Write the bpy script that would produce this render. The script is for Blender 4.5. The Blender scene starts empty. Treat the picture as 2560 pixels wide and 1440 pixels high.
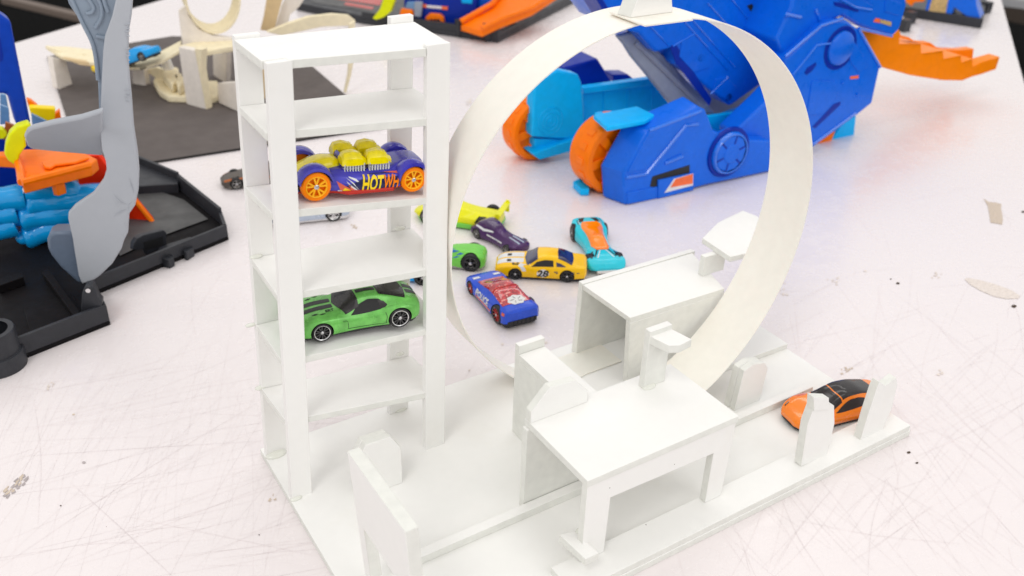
import bpy, bmesh, math, random
from mathutils import Vector, Matrix, Euler
random.seed(7)
S = 0.01                       # all numbers below are centimetres
R_ = math.radians
TZ = -0.45                     # table top; z = 0 is the top of the white base board
F_PX, EUL, CP = 2276.295, (1.0439081748705066, -0.028558171217851185, -0.5624407113666419), Vector((-10.8035, -38.3388, 36.3287))
RM = Euler(EUL, 'XYZ').to_matrix()
V = Vector
C = bpy.context.scene.collection
sc = bpy.context.scene

# ---- measuring helpers: a photo pixel (2560 wide) -> a point on a real plane
def ray(px, py): return RM @ V(((px - 1280) / F_PX, (720 - py) / F_PX, -1.0))
def at(px, py, z=TZ):
    d = ray(px, py); return CP + d * ((z - CP.z) / d.z)
def onp(px, py, P, N):
    d = ray(px, py); return CP + d * ((P - CP).dot(N) / d.dot(N))
def aty(px, py, y): return onp(px, py, V((0, y, 0)), V((0, 1, 0)))
def atx(px, py, x): return onp(px, py, V((x, 0, 0)), V((1, 0, 0)))
def prj(p):
    d = RM.transposed() @ (V(p) - CP); return (1280 + F_PX * d.x / -d.z, 720 - F_PX * d.y / -d.z)
def above(base, py):           # height of the point over base that shows in row py
    lo, hi = base.z - 1, base.z + 120
    for _ in range(50):
        m = (lo + hi) / 2
        if prj((base.x, base.y, m))[1] > py: lo = m
        else: hi = m
    return lo
def vplane(pa, pb, z=TZ):      # vertical plane through two ground pixels
    A, B = at(*pa, z), at(*pb, z); d = (B - A); d.z = 0; d.normalize()
    n = V((-d.y, d.x, 0))      # points away from the camera
    if n.dot(A - CP) < 0: n = -n
    return A, n, d

# ---- materials
def mat(name, col, rough=0.5, metal=0.0, spec=0.5, coat=0.0, trans=0.0, var=0.06, bump=0.0, bscale=60.0, sss=0.0, ior=1.45, flake=0.0, vscale=1.5):
    m = bpy.data.materials.new(name); m.use_nodes = True
    nt = m.node_tree; b = nt.nodes['Principled BSDF']
    L = nt.links.new
    tc = nt.nodes.new('ShaderNodeTexCoord'); mp = nt.nodes.new('ShaderNodeMapping')
    mp.inputs['Scale'].default_value = (100, 100, 100); L(tc.outputs['Object'], mp.inputs['Vector'])
    nz = nt.nodes.new('ShaderNodeTexNoise'); nz.inputs['Scale'].default_value = vscale; nz.inputs['Detail'].default_value = 6; L(mp.outputs['Vector'], nz.inputs['Vector'])
    mr = nt.nodes.new('ShaderNodeMapRange'); mr.inputs['From Min'].default_value = .3; mr.inputs['From Max'].default_value = .7
    mr.inputs['To Min'].default_value = 1 - var; mr.inputs['To Max'].default_value = 1 + var; L(nz.outputs['Fac'], mr.inputs['Value'])
    mx = nt.nodes.new('ShaderNodeVectorMath'); mx.operation = 'SCALE'; mx.inputs[0].default_value = col[:3]; L(mr.outputs['Result'], mx.inputs['Scale'])
    L(mx.outputs['Vector'], b.inputs['Base Color'])
    b.inputs['Metallic'].default_value = metal
    b.inputs['Specular IOR Level'].default_value = spec
    b.inputs['Coat Weight'].default_value = coat; b.inputs['Coat Roughness'].default_value = .06
    b.inputs['Transmission Weight'].default_value = trans; b.inputs['IOR'].default_value = ior
    if sss: b.inputs['Subsurface Weight'].default_value = sss; b.inputs['Subsurface Radius'].default_value = (.004, .003, .003); b.inputs['Subsurface Scale'].default_value = .6
    n2 = nt.nodes.new('ShaderNodeTexNoise'); n2.inputs['Scale'].default_value = .9; n2.inputs['Detail'].default_value = 8; L(mp.outputs['Vector'], n2.inputs['Vector'])
    r2 = nt.nodes.new('ShaderNodeMapRange'); r2.inputs['From Min'].default_value = .35; r2.inputs['From Max'].default_value = .7
    r2.inputs['To Min'].default_value = max(0.02, rough - .07); r2.inputs['To Max'].default_value = min(1, rough + .09); L(n2.outputs['Fac'], r2.inputs['Value'])
    L(r2.outputs['Result'], b.inputs['Roughness'])
    if bump:
        n3 = nt.nodes.new('ShaderNodeTexNoise'); n3.inputs['Scale'].default_value = bscale; n3.inputs['Detail'].default_value = 4; L(mp.outputs['Vector'], n3.inputs['Vector'])
        bp = nt.nodes.new('ShaderNodeBump'); bp.inputs['Strength'].default_value = bump; bp.inputs['Distance'].default_value = .0003
        L(n3.outputs['Fac'], bp.inputs['Height']); L(bp.outputs['Normal'], b.inputs['Normal'])
    return m

M = {}
def mk(k, *a, **kw): M[k] = mat(k, *a, **kw)
mk('foam_board', (.895, .890, .866), .5, spec=.4, var=.008, bump=.06, bscale=14)
mk('foam_edge', (.81, .815, .77), .8, spec=.2, var=.04, bump=.5, bscale=30)
mk('cream_strip', (.94, .89, .80), .45, spec=.4, var=.02, bump=.08, bscale=6, sss=.4)
mk('glue', (.78, .79, .72), .12, spec=.5, coat=.6, var=.02)
mk('table_white', (.845, .785, .787), .25, spec=.8, var=.006)
mk('scratch_faint', (.80, .74, .742), .55, var=.1)
mk('scratch_mid', (.715, .655, .66), .6, var=.1)
mk('scratch_dark', (.44, .39, .39), .7, var=.2)
mk('stain_tan', (.62, .52, .42), .7, var=.12, vscale=5)
mk('stain_pale', (.77, .69, .63), .7, var=.12, vscale=5)
mk('hole_dark', (.07, .045, .03), .8)
mk('black_floor', (.004, .004, .004), .9, spec=.05)
mk('black', (.012, .012, .013), .5)
mk('rubber', (.012, .012, .013), .55, bump=.1)
mk('plastic_black', (.016, .016, .018), .38)
mk('chrome', (.75, .75, .76), .12, metal=1, var=.03)
mk('steel', (.55, .55, .56), .25, metal=1)
mk('white', (.78, .78, .77), .35, coat=.2)

def specks(m, scale=.9, keep=.86, size=.022, dark=(.22, .19, .16), smudge=(.80, .76, .68)):
    nt = m.node_tree; b = nt.nodes['Principled BSDF']; L = nt.links.new
    src = b.inputs['Base Color'].links[0].from_socket
    tc = nt.nodes.new('ShaderNodeTexCoord'); mp = nt.nodes.new('ShaderNodeMapping'); mp.inputs['Scale'].default_value = (100, 100, 100); L(tc.outputs['Object'], mp.inputs['Vector'])
    vo = nt.nodes.new('ShaderNodeTexVoronoi'); vo.inputs['Scale'].default_value = scale; L(mp.outputs['Vector'], vo.inputs['Vector'])
    lt = nt.nodes.new('ShaderNodeMath'); lt.operation = 'LESS_THAN'; lt.inputs[1].default_value = size * scale * 1.6; L(vo.outputs['Distance'], lt.inputs[0])
    sp = nt.nodes.new('ShaderNodeSeparateColor'); L(vo.outputs['Color'], sp.inputs['Color'])
    gt = nt.nodes.new('ShaderNodeMath'); gt.operation = 'GREATER_THAN'; gt.inputs[1].default_value = keep; L(sp.outputs['Red'], gt.inputs[0])
    mu = nt.nodes.new('ShaderNodeMath'); mu.operation = 'MULTIPLY'; L(lt.outputs[0], mu.inputs[0]); L(gt.outputs[0], mu.inputs[1])
    nz = nt.nodes.new('ShaderNodeTexNoise'); nz.inputs['Scale'].default_value = .16; nz.inputs['Detail'].default_value = 7; nz.inputs['Roughness'].default_value = .65; L(mp.outputs['Vector'], nz.inputs['Vector'])
    mr = nt.nodes.new('ShaderNodeMapRange'); mr.inputs['From Min'].default_value = .56; mr.inputs['From Max'].default_value = .78; mr.inputs['To Max'].default_value = .28; L(nz.outputs['Fac'], mr.inputs['Value'])
    m1 = nt.nodes.new('ShaderNodeMixRGB'); L(mr.outputs['Result'], m1.inputs['Fac']); L(src, m1.inputs['Color1']); m1.inputs['Color2'].default_value = (*smudge, 1)
    m2 = nt.nodes.new('ShaderNodeMixRGB'); L(mu.outputs[0], m2.inputs['Fac']); L(m1.outputs['Color'], m2.inputs['Color1']); m2.inputs['Color2'].default_value = (*dark, 1)
    L(m2.outputs['Color'], b.inputs['Base Color'])
specks(M['foam_board']); specks(M['table_white'], 1.3, .985, .02, (.35, .29, .27), (.825, .765, .757)); specks(M['cream_strip'], .6, .9, .02, (.5, .45, .38), (.84, .78, .68))

# ---- mesh builder (centimetres, world or local)
class MB:
    def __init__(s): s.v = []; s.f = []; s.m = []
    def add(s, vs, fs, m=0):
        o = len(s.v); s.v += [V(p) for p in vs]
        for f in fs: s.f.append([i + o for i in f]); s.m.append(m)
        return s
    def hexa(s, b, t, m=0, ms=None):   # bottom ring, top ring (4 each, same order)
        n = len(b)
        s.add(list(b) + list(t), [list(range(n))[::-1], list(range(n, 2 * n))], m)
        o = len(s.v) - 2 * n
        for i in range(n):
            j = (i + 1) % n; s.f.append([o + i, o + j, o + n + j, o + n + i]); s.m.append(m if ms is None else ms)
        return s
    def box(s, x0, x1, y0, y1, z0, z1, m=0, ms=None):
        b = [(x0, y0, z0), (x1, y0, z0), (x1, y1, z0), (x0, y1, z0)]
        return s.hexa(b, [(x, y, z1) for x, y, _ in b], m, ms)
    def prism(s, pts, vec, m=0, ms=None):
        vec = V(vec); return s.hexa([V(p) for p in pts], [V(p) + vec for p in pts], m, ms)
    def grid(s, rows, m=0, closed=False, mf=None):
        o = len(s.v); n = len(rows[0])
        for r in rows: s.v += [V(p) for p in r]
        for i in range(len(rows) - 1):
            for j in range(n if closed else n - 1):
                k = (j + 1) % n
                s.f.append([o + i * n + j, o + i * n + k, o + (i + 1) * n + k, o + (i + 1) * n + j]); s.m.append(m if mf is None else mf(i, j))
        return s
    def cap(s, ring, m=0): return s.add(ring, [list(range(len(ring)))], m)
    def loft(s, rings, m=0):
        s.grid(rings, m, True); s.cap(rings[0], m); s.cap(rings[-1], m); return s
    def lathe(s, prof, c=(0, 0, 0), axis=(0, 0, 1), n=24, m=0, mf=None):   # prof: (radius, height)
        a = V(axis).normalized(); u = a.orthogonal().normalized(); w = a.cross(u); c = V(c)
        rows = [[c + a * h + (u * math.cos(2 * math.pi * k / n) + w * math.sin(2 * math.pi * k / n)) * r for k in range(n)] for r, h in prof]
        return s.grid(rows, m, True, mf)
    def tube(s, path, r, n=8, m=0):
        path = [V(p) for p in path]; rows = []; up = None
        for i, p in enumerate(path):
            d = (path[min(i + 1, len(path) - 1)] - path[max(i - 1, 0)]).normalized()
            u = d.orthogonal().normalized() if up is None else (up - d * up.dot(d)).normalized(); up = u; w = d.cross(u)
            rr = r[i] if isinstance(r, (list, tuple)) else r
            rows.append([p + (u * math.cos(2 * math.pi * k / n) + w * math.sin(2 * math.pi * k / n)) * rr for k in range(n)])
        return s.loft(rows, m)
    def ball(s, c, r, m=0, n=12, sq=(1, 1, 1)):
        c = V(c); rows = []
        for i in range(n + 1):
            t = math.pi * i / n; t = min(max(t, .01), math.pi - .01)
            rows.append([c + V((r * math.sin(t) * math.cos(2 * math.pi * k / n) * sq[0], r * math.sin(t) * math.sin(2 * math.pi * k / n) * sq[1], r * math.cos(t) * sq[2])) for k in range(n)])
        return s.loft(rows, m)
    def build(s, name, mats, parent=None, bevel=0.0, sharp=35, seg=2, merge=False, recalc=True):
        org = ORG.get(parent, V((0, 0, 0))) if parent else V((0, 0, 0))
        if parent is None: pass
        me = bpy.data.meshes.new(name)
        me.from_pydata([tuple((p - org) * S) for p in s.v], [], s.f)
        if not isinstance(mats, (list, tuple)): mats = [mats]
        for x in mats: me.materials.append(M[x] if isinstance(x, str) else x)
        for p, i in zip(me.polygons, s.m): p.material_index = i
        bm = bmesh.new(); bm.from_mesh(me)
        if merge: bmesh.ops.remove_doubles(bm, verts=bm.verts, dist=1e-5)
        if recalc: bmesh.ops.recalc_face_normals(bm, faces=bm.faces)
        bm.to_mesh(me); bm.free()
        for p in me.polygons: p.use_smooth = True
        me.set_sharp_from_angle(angle=R_(sharp))
        o = bpy.data.objects.new(name, me); C.objects.link(o)
        if parent: o.parent = parent
        ORG[o] = org
        if bevel:
            b = o.modifiers.new('bevel', 'BEVEL'); b.width = bevel * S; b.segments = seg; b.limit_method = 'ANGLE'; b.angle_limit = R_(40); b.harden_normals = False
        return o
ORG = {}
def thing(name, label, cat, loc=(0, 0, 0), group=None, local=False, rotz=0, scale=1.0, rot=None):
    o = bpy.data.objects.new(name, None); C.objects.link(o); o.empty_display_size = .01
    o.location = V(loc) * S; o.rotation_euler = rot if rot else (0, 0, rotz); o.scale = (scale,) * 3
    ORG[o] = V((0, 0, 0)) if local else V(loc)
    o['label'] = label; o['category'] = cat
    if group: o['group'] = group
    return o
def tag(o, label, cat, group=None):
    o['label'] = label; o['category'] = cat
    if group: o['group'] = group
    return o
def struct(o): o['kind'] = 'structure'; return o
def spl(pts, n):               # smooth curve through points
    P = [V(p) for p in pts]; out = []
    for i in range(len(P) - 1):
        p0, p1, p2, p3 = P[max(i - 1, 0)], P[i], P[i + 1], P[min(i + 2, len(P) - 1)]
        for k in range(n):
            t = k / n
            out.append(.5 * ((2 * p1) + (p2 - p0) * t + (2 * p0 - 5 * p1 + 4 * p2 - p3) * t * t + (3 * p1 - p0 - 3 * p2 + p3) * t ** 3))
    out.append(P[-1]); return out
def slab(mb, pxs, P, N, thick, m=0, ms=None):   # outline measured in the plane (P,N), given real thickness away from the viewer
    return mb.prism([onp(x, y, P, N) for x, y in pxs], V(N) * thick, m, ms)

# ---------------------------------------------------------------- world, camera, lamps
w = bpy.data.worlds.new('World'); sc.world = w; w.use_nodes = True
bg = w.node_tree.nodes['Background']; bg.inputs['Color'].default_value = (1, .985, .97, 1); bg.inputs['Strength'].default_value = .785
cam = bpy.data.cameras.new('camera'); co = bpy.data.objects.new('camera', cam); C.objects.link(co)
co.location = CP * S; co.rotation_euler = EUL; cam.sensor_width = 36; cam.lens = F_PX / 2560 * 36; cam.clip_start = .02; cam.clip_end = 50
cam.dof.use_dof = True; cam.dof.focus_distance = .52; cam.dof.aperture_fstop = 11
sc.camera = co
sc.view_settings.view_transform = 'Standard'; sc.view_settings.look = 'None'; sc.view_settings.gamma = 1; sc.view_settings.exposure = 0.04
def area(name, loc, target, size, power, col=(1, 1, 1), sy=None):
    l = bpy.data.lights.new(name, 'AREA'); l.energy = power; l.size = size; l.color = col
    if sy: l.shape = 'RECTANGLE'; l.size_y = sy
    o = bpy.data.objects.new(name, l); C.objects.link(o); o.location = V(loc) * S
    o.rotation_euler = (V(target) - V(loc)).to_track_quat('-Z', 'Y').to_euler(); return o
area('lamp_key', (-115, -80, 205), (15, 5, 0), .7, 12.0, (1, .985, .96))
area('fill_front', (75, -170, 125), (28, 0, 6), 1.3, 6.5, (1, .985, .97))  # added soft fill that brightens the front faces, not a lamp of the room
for i, (lx, ly) in enumerate(((-10, 60), (60, 110), (130, 160))):
    o = area('lamp_tube', (lx + 25, ly - 10, 200), (lx + 25, ly - 10, 0), 1.9, 4.0, (1, .98, .95), .22); o.rotation_euler.z += R_(-25)

# ---------------------------------------------------------------- table and floor
TD = R_(35.59); tdir = V((math.cos(TD), math.sin(TD), 0)); tn = V((-tdir.y, tdir.x, 0))
e1 = at(186, 64); e2 = at(2530, 97)
mb = MB()
def tp(base, s): p = base + tdir * s; return p
cor = [tp(e2, -260), tp(e2, 330), tp(e1, 330), tp(e1, -260)]
mb.prism([V((p.x, p.y, TZ - 3)) for p in cor], (0, 0, 3))
def mark(path, wd, m, z):
    path = [V((p[0], p[1], 0)) for p in path]; rows = []
    for i, p in enumerate(path):
        d = (path[min(i + 1, len(path) - 1)] - path[max(i - 1, 0)]).normalized(); n = V((-d.y, d.x, 0))
        k = wd * (.25 + .75 * math.sin(math.pi * (i + .6) / (len(path) + .2)))
        rows.append([(p.x + n.x * k / 2, p.y + n.y * k / 2, TZ + z), (p.x - n.x * k / 2, p.y - n.y * k / 2, TZ + z)])
    mb.grid(rows, m)
rg = random.Random(3)
zc = [.004]
def scratch(px, py, ang, ln, wd, m, bend=0.0):
    p = at(px, py); a = ang; path = []
    for i in range(7):
        path.append((p.x, p.y)); p = p + V((math.cos(a), math.sin(a), 0)) * ln / 6; a += bend / 6 + rg.uniform(-.01, .01)
    mark(path, wd, m, zc[0]); zc[0] += .00006
for i in range(115):           # lower left cluster
    scratch(rg.uniform(-150, 760), rg.uniform(950, 1500), R_(rg.gauss(62, 9)), rg.uniform(3, 16), rg.uniform(.010, .019), 1 if rg.random() < .8 else 2, rg.uniform(-.15, .15))
for i in range(80):
    scratch(rg.uniform(-150, 760), rg.uniform(950, 1500), R_(rg.gauss(-12, 14)), rg.uniform(3, 15), rg.uniform(.012, .02), 1 if rg.random() < .85 else 2, rg.uniform(-.25, .25))
for i in range(105):           # lower right cluster
    scratch(rg.uniform(1650, 2650), rg.uniform(900, 1500), R_(rg.gauss(75, 14)), rg.uniform(2, 12), rg.uniform(.010, .019), 1 if rg.random() < .8 else 2, rg.uniform(-.2, .2))
for i in range(95):
    scratch(rg.uniform(1750, 2650), rg.uniform(760, 1450), R_(rg.gauss(12, 12)), rg.uniform(2, 12), rg.uniform(.012, .02), 1, rg.uniform(-.3, .3))
for i in range(90):           # the rest, faint
    scratch(rg.uniform(400, 2560), rg.uniform(430, 900), R_(rg.uniform(-30, 90)), rg.uniform(2, 11), rg.uniform(.012, .018), 1, rg.uniform(-.3, .3))
for a, b, k in [((50, 1142), (655, 1103), 2), ((0, 1420), (640, 1010), 2), ((150, 1420), (690, 1205), 1), ((85, 1000), (95, 1310), 1), ((180, 1210), (430, 1440), 2), ((310, 1290), (790, 1390), 1),
                ((2170, 1440), (2215, 1200), 2), ((1905, 1120), (2170, 1440), 1), ((2205, 700), (2180, 960), 1), ((1985, 740), (2005, 910), 1), ((2510, 700), (2560, 900), 1), ((1950, 1240), (2060, 1440), 2), ((1990, 1300), (2400, 1360), 1), ((2200, 1180), (2560, 1010), 1), ((1160, 960), (1290, 860), 1), ((1130, 980), (1190, 900), 1)]:
    A, B = at(*a), at(*b); mid = (A + B) / 2 + V((rg.uniform(-.4, .4), rg.uniform(-.4, .4), 0))
    mark([(p.x, p.y) for p in spl([A, mid, B], 4)], .022, k, zc[0]); zc[0] += .0001
def stain(px, m, jit=.0):
    pts = [at(x + rg.uniform(-jit, jit), y + rg.uniform(-jit, jit)) for x, y in px]
    mb.add([(p.x, p.y, TZ + zc[0]) for p in pts], [list(range(len(pts)))], m); zc[0] += .0001
stain([(2459, 497), (2471, 505), (2489, 507), (2503, 511), (2502, 522), (2506, 540), (2507, 552), (2505, 562), (2490, 559), (2476, 557), (2473, 535), (2469, 515)], 4)
stain([(2411, 699), (2420, 695), (2450, 701), (2490, 712), (2530, 727), (2550, 740), (2546, 747), (2516, 748), (2485, 742), (2450, 727), (2425, 712)], 5)
for (x, y, r, m) in [(2245, 709, 5, 6), (2535, 766, 7, 6), (2227, 698, 2.5, 6), (2272, 1132, 5, 6), (2292, 1158, 4, 6), (2558, 530, 5, 6), (210, 1157, 5, 3), (152, 1265, 2.5, 6), (184, 1037, 3.5, 4), (1256, 861, 4, 5), (1365, 857, 5, 5), (1173, 926, 3, 5), (648, 1338, 2, 6), (2163, 678, 4, 5), (1470, 890, 2, 6)]:
    r *= .8
    stain([(x + r * 1.2 * math.cos(t), y + r * .7 * math.sin(t)) for t in [k * math.pi / 5 for k in range(10)]], m, r * .15)
for q in range(26):
    x = rg.uniform(5, 60); y = 1245 - x * .75 + rg.uniform(-16, 10); l = rg.uniform(4, 12)
    stain([(x, y), (x + l, y - l * .7 - 2), (x + l + 2, y - l * .6 + 2), (x + l * .4, y + 3)], 3 if rg.random() < .6 else 4, 1.5)
for cx, cy, s_, m in [(678, 1248, 13, 4), (122, 966, 12, 5), (1990, 470, 0, 5), (1960, 725, 22, 5), (2085, 700, 12, 5), (2340, 690, 10, 5), (2110, 928, 14, 4), (2345, 935, 8, 5), (1170, 253, 8, 5), (885, 565, 8, 4)]:
    for q in range(9 if s_ else 0):
        x = cx + rg.gauss(0, s_ * .5); y = cy + rg.gauss(0, s_ * .45); l = rg.uniform(2, 6)
        stain([(x, y), (x + l, y - l * .5), (x + l * 1.2, y + l * .3), (x + l * .3, y + l * .5)], m, 1)
t_ = mb.build('table', ['table_white', 'scratch_faint', 'scratch_mid', 'scratch_dark', 'stain_tan', 'stain_pale', 'hole_dark'], recalc=False); struct(t_)
mb = MB().box(-700, 900, -500, 1100, -76, -75); struct(mb.build('floor', 'black_floor'))

# ---------------------------------------------------------------- the white foam board track model
T = 0.45
root = thing('track_model', 'white handmade foam board toy track with a tall shelf tower and a big loop', 'track model', (18, -4, TZ))
FB = ['foam_board', 'foam_edge']
def part(mb, name, bev=.035, mats=FB, par=root): return mb.build(name, mats, par, bev)
part(MB().prism([(-.1, -13.85, TZ), (35.95, -13.85, TZ), (36.25, 5.15, TZ), (-.1, 5.15, TZ)], (0, 0, T), 0, 1), 'base_board')
part(MB().box(9.5, 35.85, -13.8, -11.8, .003, .42, 0, 1), 'kerb')
part(MB().hexa([(2.6, -7.9, .003), (33.5, -7.9, .003), (33.5, -7.28, .003), (2.6, -7.28, .003)], [(2.6, -7.9, .52), (33.5, -7.86, .52), (33.5, -7.3, .52), (2.6, -7.3, .52)], 0, 1), 'rail')
LX, LY = 1.3, .64
def lean(x, y, z): k = z / 24.5; return V((x + LX * k, y + LY * k, z))
def post(x0, x1, y0, y1, ztop, dx=0):
    m = MB(); rows = []
    b = [(x0, y0), (x1, y0), (x1, y1), (x0, y1)]
    rings = [[lean(x, y, z) + V((dx * z / 24.5 + .012 * math.sin(z * 2.1 + x), 0, 0)) for x, y in b] for z in [0.003, 4, 8, 12, 16, 20, ztop]]
    m.loft(rings); part(m, 'post', .03)
post(-.02, 1.16, 0, T, 24.42, .15); post(8.42, 9.70, 0, T, 24.25, -.35); post(.0, 1.25, 4.22, 4.67, 24.62, .05); post(8.05, 9.36, 4.22, 4.67, 24.64, .12)
for zl, zr, zb in [(24.4, 24.22, 24.5), (21.15, 20.7, 21.3), (17.2, 16.45, 17.1), (12.75, 12.25, 13.1), (8.9, 8.5, 9.05), (5.1, 4.2, 4.85)]:
    sh = MB(); k = zl / 24.5
    zt = {0: zl, 1: zr, 2: zb - (zl - zr), 3: zb}
    xy = [(.05, T + .01 if zl < 24 else .06), (9.55, T + .01 if zl < 24 else .06), (9.5, 4.2), (.0, 4.2)]
    top = [lean(x, y, z) for (x, y), z in zip(xy, (zl + .05, zr - .1, zb - (zl - zr), zb))]
    if zl < 24: top[0].y -= .35; top[1].y -= .35; top[0].x += 1.16; top[1].x -= 1.15   # front edge runs between the two front posts
    t = []
    if zl < 24:
        f0, f1, b1, b0 = top
        s0 = lean(.05, T + .01, zl); s1 = lean(9.5, T + .01, zr)
        t = [f0, f1, V((f1.x, s1.y, f1.z)), V((s1.x, s1.y, s1.z)), b1, b0, s0, V((f0.x, s0.y, f0.z))]
    else: t = [top[0] + V((1.12, 0, 0)), top[1] + V((-1.5, 0, 0)), top[1] + V((-1.5, T - .04, 0)), top[1] + V((0, T - .04, 0)), top[2], top[3], top[0] + V((0, T - .04, 0)), top[0] + V((1.12, T - .04, 0))]
    sh.hexa([p - V((0, 0, .4)) for p in t], t, 0, 1); part(sh, 'shelf', .03)
# bridge
br = part(MB().box(10.9, 21.02, -12.42, -6.78, 5.66, 6.1, 0, 1), 'bridge_deck')
f = [(11.0, .425), (12.5, .425), (12.55, 4.2), (19.6, 4.05), (19.62, .425), (20.85, .425), (20.95, 5.655), (10.98, 5.655)]
part(MB().prism([(x, -12.36, z) for x, z in f], (0, .46, 0), 0, 1), 'bridge_leg_panel', par=br)
part(MB().box(10.76, 20.9, -7.26, -6.82, .003, 5.655, 0, 1), 'bridge_back_panel', par=br)
part(MB().prism([(x, -7.32, z) for x, z in [(10.92, 6.103), (14.62, 6.103), (14.62, 6.85), (13.7, 7.9), (12.05, 8.05), (10.92, 6.85)]], (0, .48, 0), 0, 1), 'angled_panel', par=br)
part(MB().prism([at(*p, 1.75) for p in [(1399, 1337), (1434, 1326), (1497, 1382), (1464, 1398)]], (0, 0, -.48), 0, 1), 'block')
part(MB().box(18.05, 19.6, -7.95, -7.5, 6.103, 9.9, 0, 1), 'stand_post')
part(MB().prism([at(*p, 9.6) for p in [(1616, 836), (1655, 810), (1730, 848), (1700, 863), (1672, 864)]], (0, 0, -.5), 0, 1), 'stand_plate')
# walkway behind the bridge
part(MB().box(13.9, 15.75, -6.75, -1.52, 5.6, 6.03, 0, 1), 'walkway')
part(MB().box(13.92, 15.75, -1.5, -1.06, .003, 6.6, 0, 1), 'walkway_post')
part(MB().box(13.9, 14.35, -6.76, -1.51, .003, 5.59, 0, 1), 'walkway_side')
# tunnel
part(MB().hexa([(22.35, 3.8, .003), (32.6, 3.9, .003), (32.6, 4.3, .003), (22.3, 4.3, .003)], [(22.4, 3.75, 5.78), (32.4, 3.6, 5.78), (32.4, 4.05, 5.78), (22.4, 4.2, 5.78)], 0, 1), 'tunnel_wall')
part(MB().hexa([(23.3, -.75, .003), (31.2, -.9, .003), (31.2, -.45, .003), (23.3, -.3, .003)], [(22.6, -1.2, 5.3), (30.6, -1.4, 5.3), (30.6, -.95, 5.3), (22.6, -.75, 5.3)], 0, 1), 'tunnel_wall')
part(MB().hexa([(22.62, -1.18, 5.305), (30.6, -1.4, 5.305), (32.2, 3.6, 5.305), (22.45, 3.74, 5.305)], [(22.55, -1.2, 5.73), (30.5, -1.42, 5.73), (32.1, 3.57, 5.73), (22.4, 3.73, 5.73)], 0, 1), 'tunnel_roof')
part(MB().box(30.3, 32.3, .55, 1.0, 5.74, 7.25, 0, 1), 'sign_post')
part(MB().prism([at(*p, 7.7) for p in [(1756, 595), (1795, 556), (1857, 526), (1895, 541), (1930, 600), (1915, 622), (1826, 642)]], (0, 0, -.42), 0, 1), 'sign_plate')
part(MB().prism([(29.5, -3.05, .003), (36.1, -3.2, .003), (36.2, 3.6, .003), (32.7, 3.6, .003), (31.5, -2.0, .003)], (0, 0, .42), 0, 1), 'corner_board')
# start gate
gx = V((1.0, 0, 0)); gn = V((1, 0, .05)).normalized()
gp = [(868, 1128), (1013, 1331), (1022, 1700), (985, 1660), (972, 1412), (898, 1304), (911, 1440), (889, 1440)]
g0 = onp(905, 1440, V((1.09, -7, 0)), gn)
def gpt(x, y): return onp(x, y, V((1.09, -7.03, 0)), gn)
A_, B_ = gpt(868, 1128), gpt(1013, 1331)
il = gpt(898, 1306)
pts = [A_, B_, V((1.1, B_.y - .1, .003)), V((1.1, B_.y + 1.1, .003)), V((il.x, B_.y + 1.1, il.z)), V((il.x, A_.y - .75, il.z)), V((1.1, A_.y - .75, .003)), V((1.09, A_.y, .003))]
part(MB().prism(pts, (.62, .02, 0), 0, 1), 'start_gate')
# little shields and figures
sh = [(3.25, 0.003), (5.95, 0.003), (5.95, 2.6), (5.35, 3.65), (3.85, 3.7), (3.25, 2.6)]
part(MB().prism([(x, -1.85, z) for x, z in sh], (0, .44, 0), 0, 1), 'shield_panel'); part(MB().prism([(x - .05, -1.4, z - .02 * (z > 1)) for x, z in sh], (0, .42, 0), 0, 1), 'shield_panel')
sh = [(27.5, .003), (29.85, .003), (30.0, 2.5), (29.6, 3.1), (28.5, 3.35), (27.75, 3.1)]
part(MB().prism([(x, -6.65, z) for x, z in sh], (0, .44, 0), 0, 1), 'shield_panel'); part(MB().prism([(x - .05, -6.2, z) for x, z in sh], (0, .44, 0), 0, 1), 'shield_panel')
z8 = lambda x, y: (1720 + x * .31942, 840 + y * .31942)
ny = V((0, 1, 0))
m = MB(); slab(m, [z8(*p) for p in [(885, 1022), (1088, 932), (1148, 685), (1145, 545), (1100, 530), (1103, 490), (990, 500), (985, 565), (938, 690)]], V((0, -13.0, 0)), ny, .55, 0, 1); part(m, 'figure_board')
m = MB(); slab(m, [z8(*p) for p in [(985, 480), (1105, 485), (1103, 575), (988, 590)]], V((0, -13.1, 0)), ny, .5, 0, 1); part(m, 'figure_head')
m = MB(); slab(m, [z8(*p) for p in [(1348, 820), (1522, 742), (1600, 560), (1640, 385), (1632, 325), (1548, 388), (1502, 360), (1478, 410), (1415, 600)]], V((0, -13.15, 0)), ny, .55, 0, 1); part(m, 'figure_board')
# loop strip (a helix measured from both of its edges)
lp = (21.18, 13.059, 11.799, 12.055, -4.795, 1.631, 3.523, -1.046, -.020, .444, -.443, -.164)
def lpt(deg):
    th = R_(deg); cx, cz, rx, rz, y0, k, wd, t0, k2, a2, b2, w2 = lp; e = max(0, th - 1.6)
    x = cx + a2 * e * e + rx * math.cos(th); y = y0 + k * th + t0 * math.sin(th) + k2 * e * e; z = cz + rz * math.sin(th) + b2 * e * e
    g_ = min(1, max(0, (deg - 222) / 26)); dy = -1.9 * g_ * g_ * (3 - 2 * g_)
    return V((x, y + dy, max(z, .12))), V((x, y + dy + wd + w2 * th, max(z, .12)))
ang = [-112 + i * 2.0 for i in range(181)]
rows = []
cen = V((21.2, 0, 13.1))
for i, a in enumerate(ang):
    n_, f_ = lpt(a); o_ = V((n_.x - cen.x, 0, n_.z - cen.z)).normalized() * .07
    rows.append([n_, f_, f_ + o_, n_ + o_])
n_, f_ = lpt(ang[-1])
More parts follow.
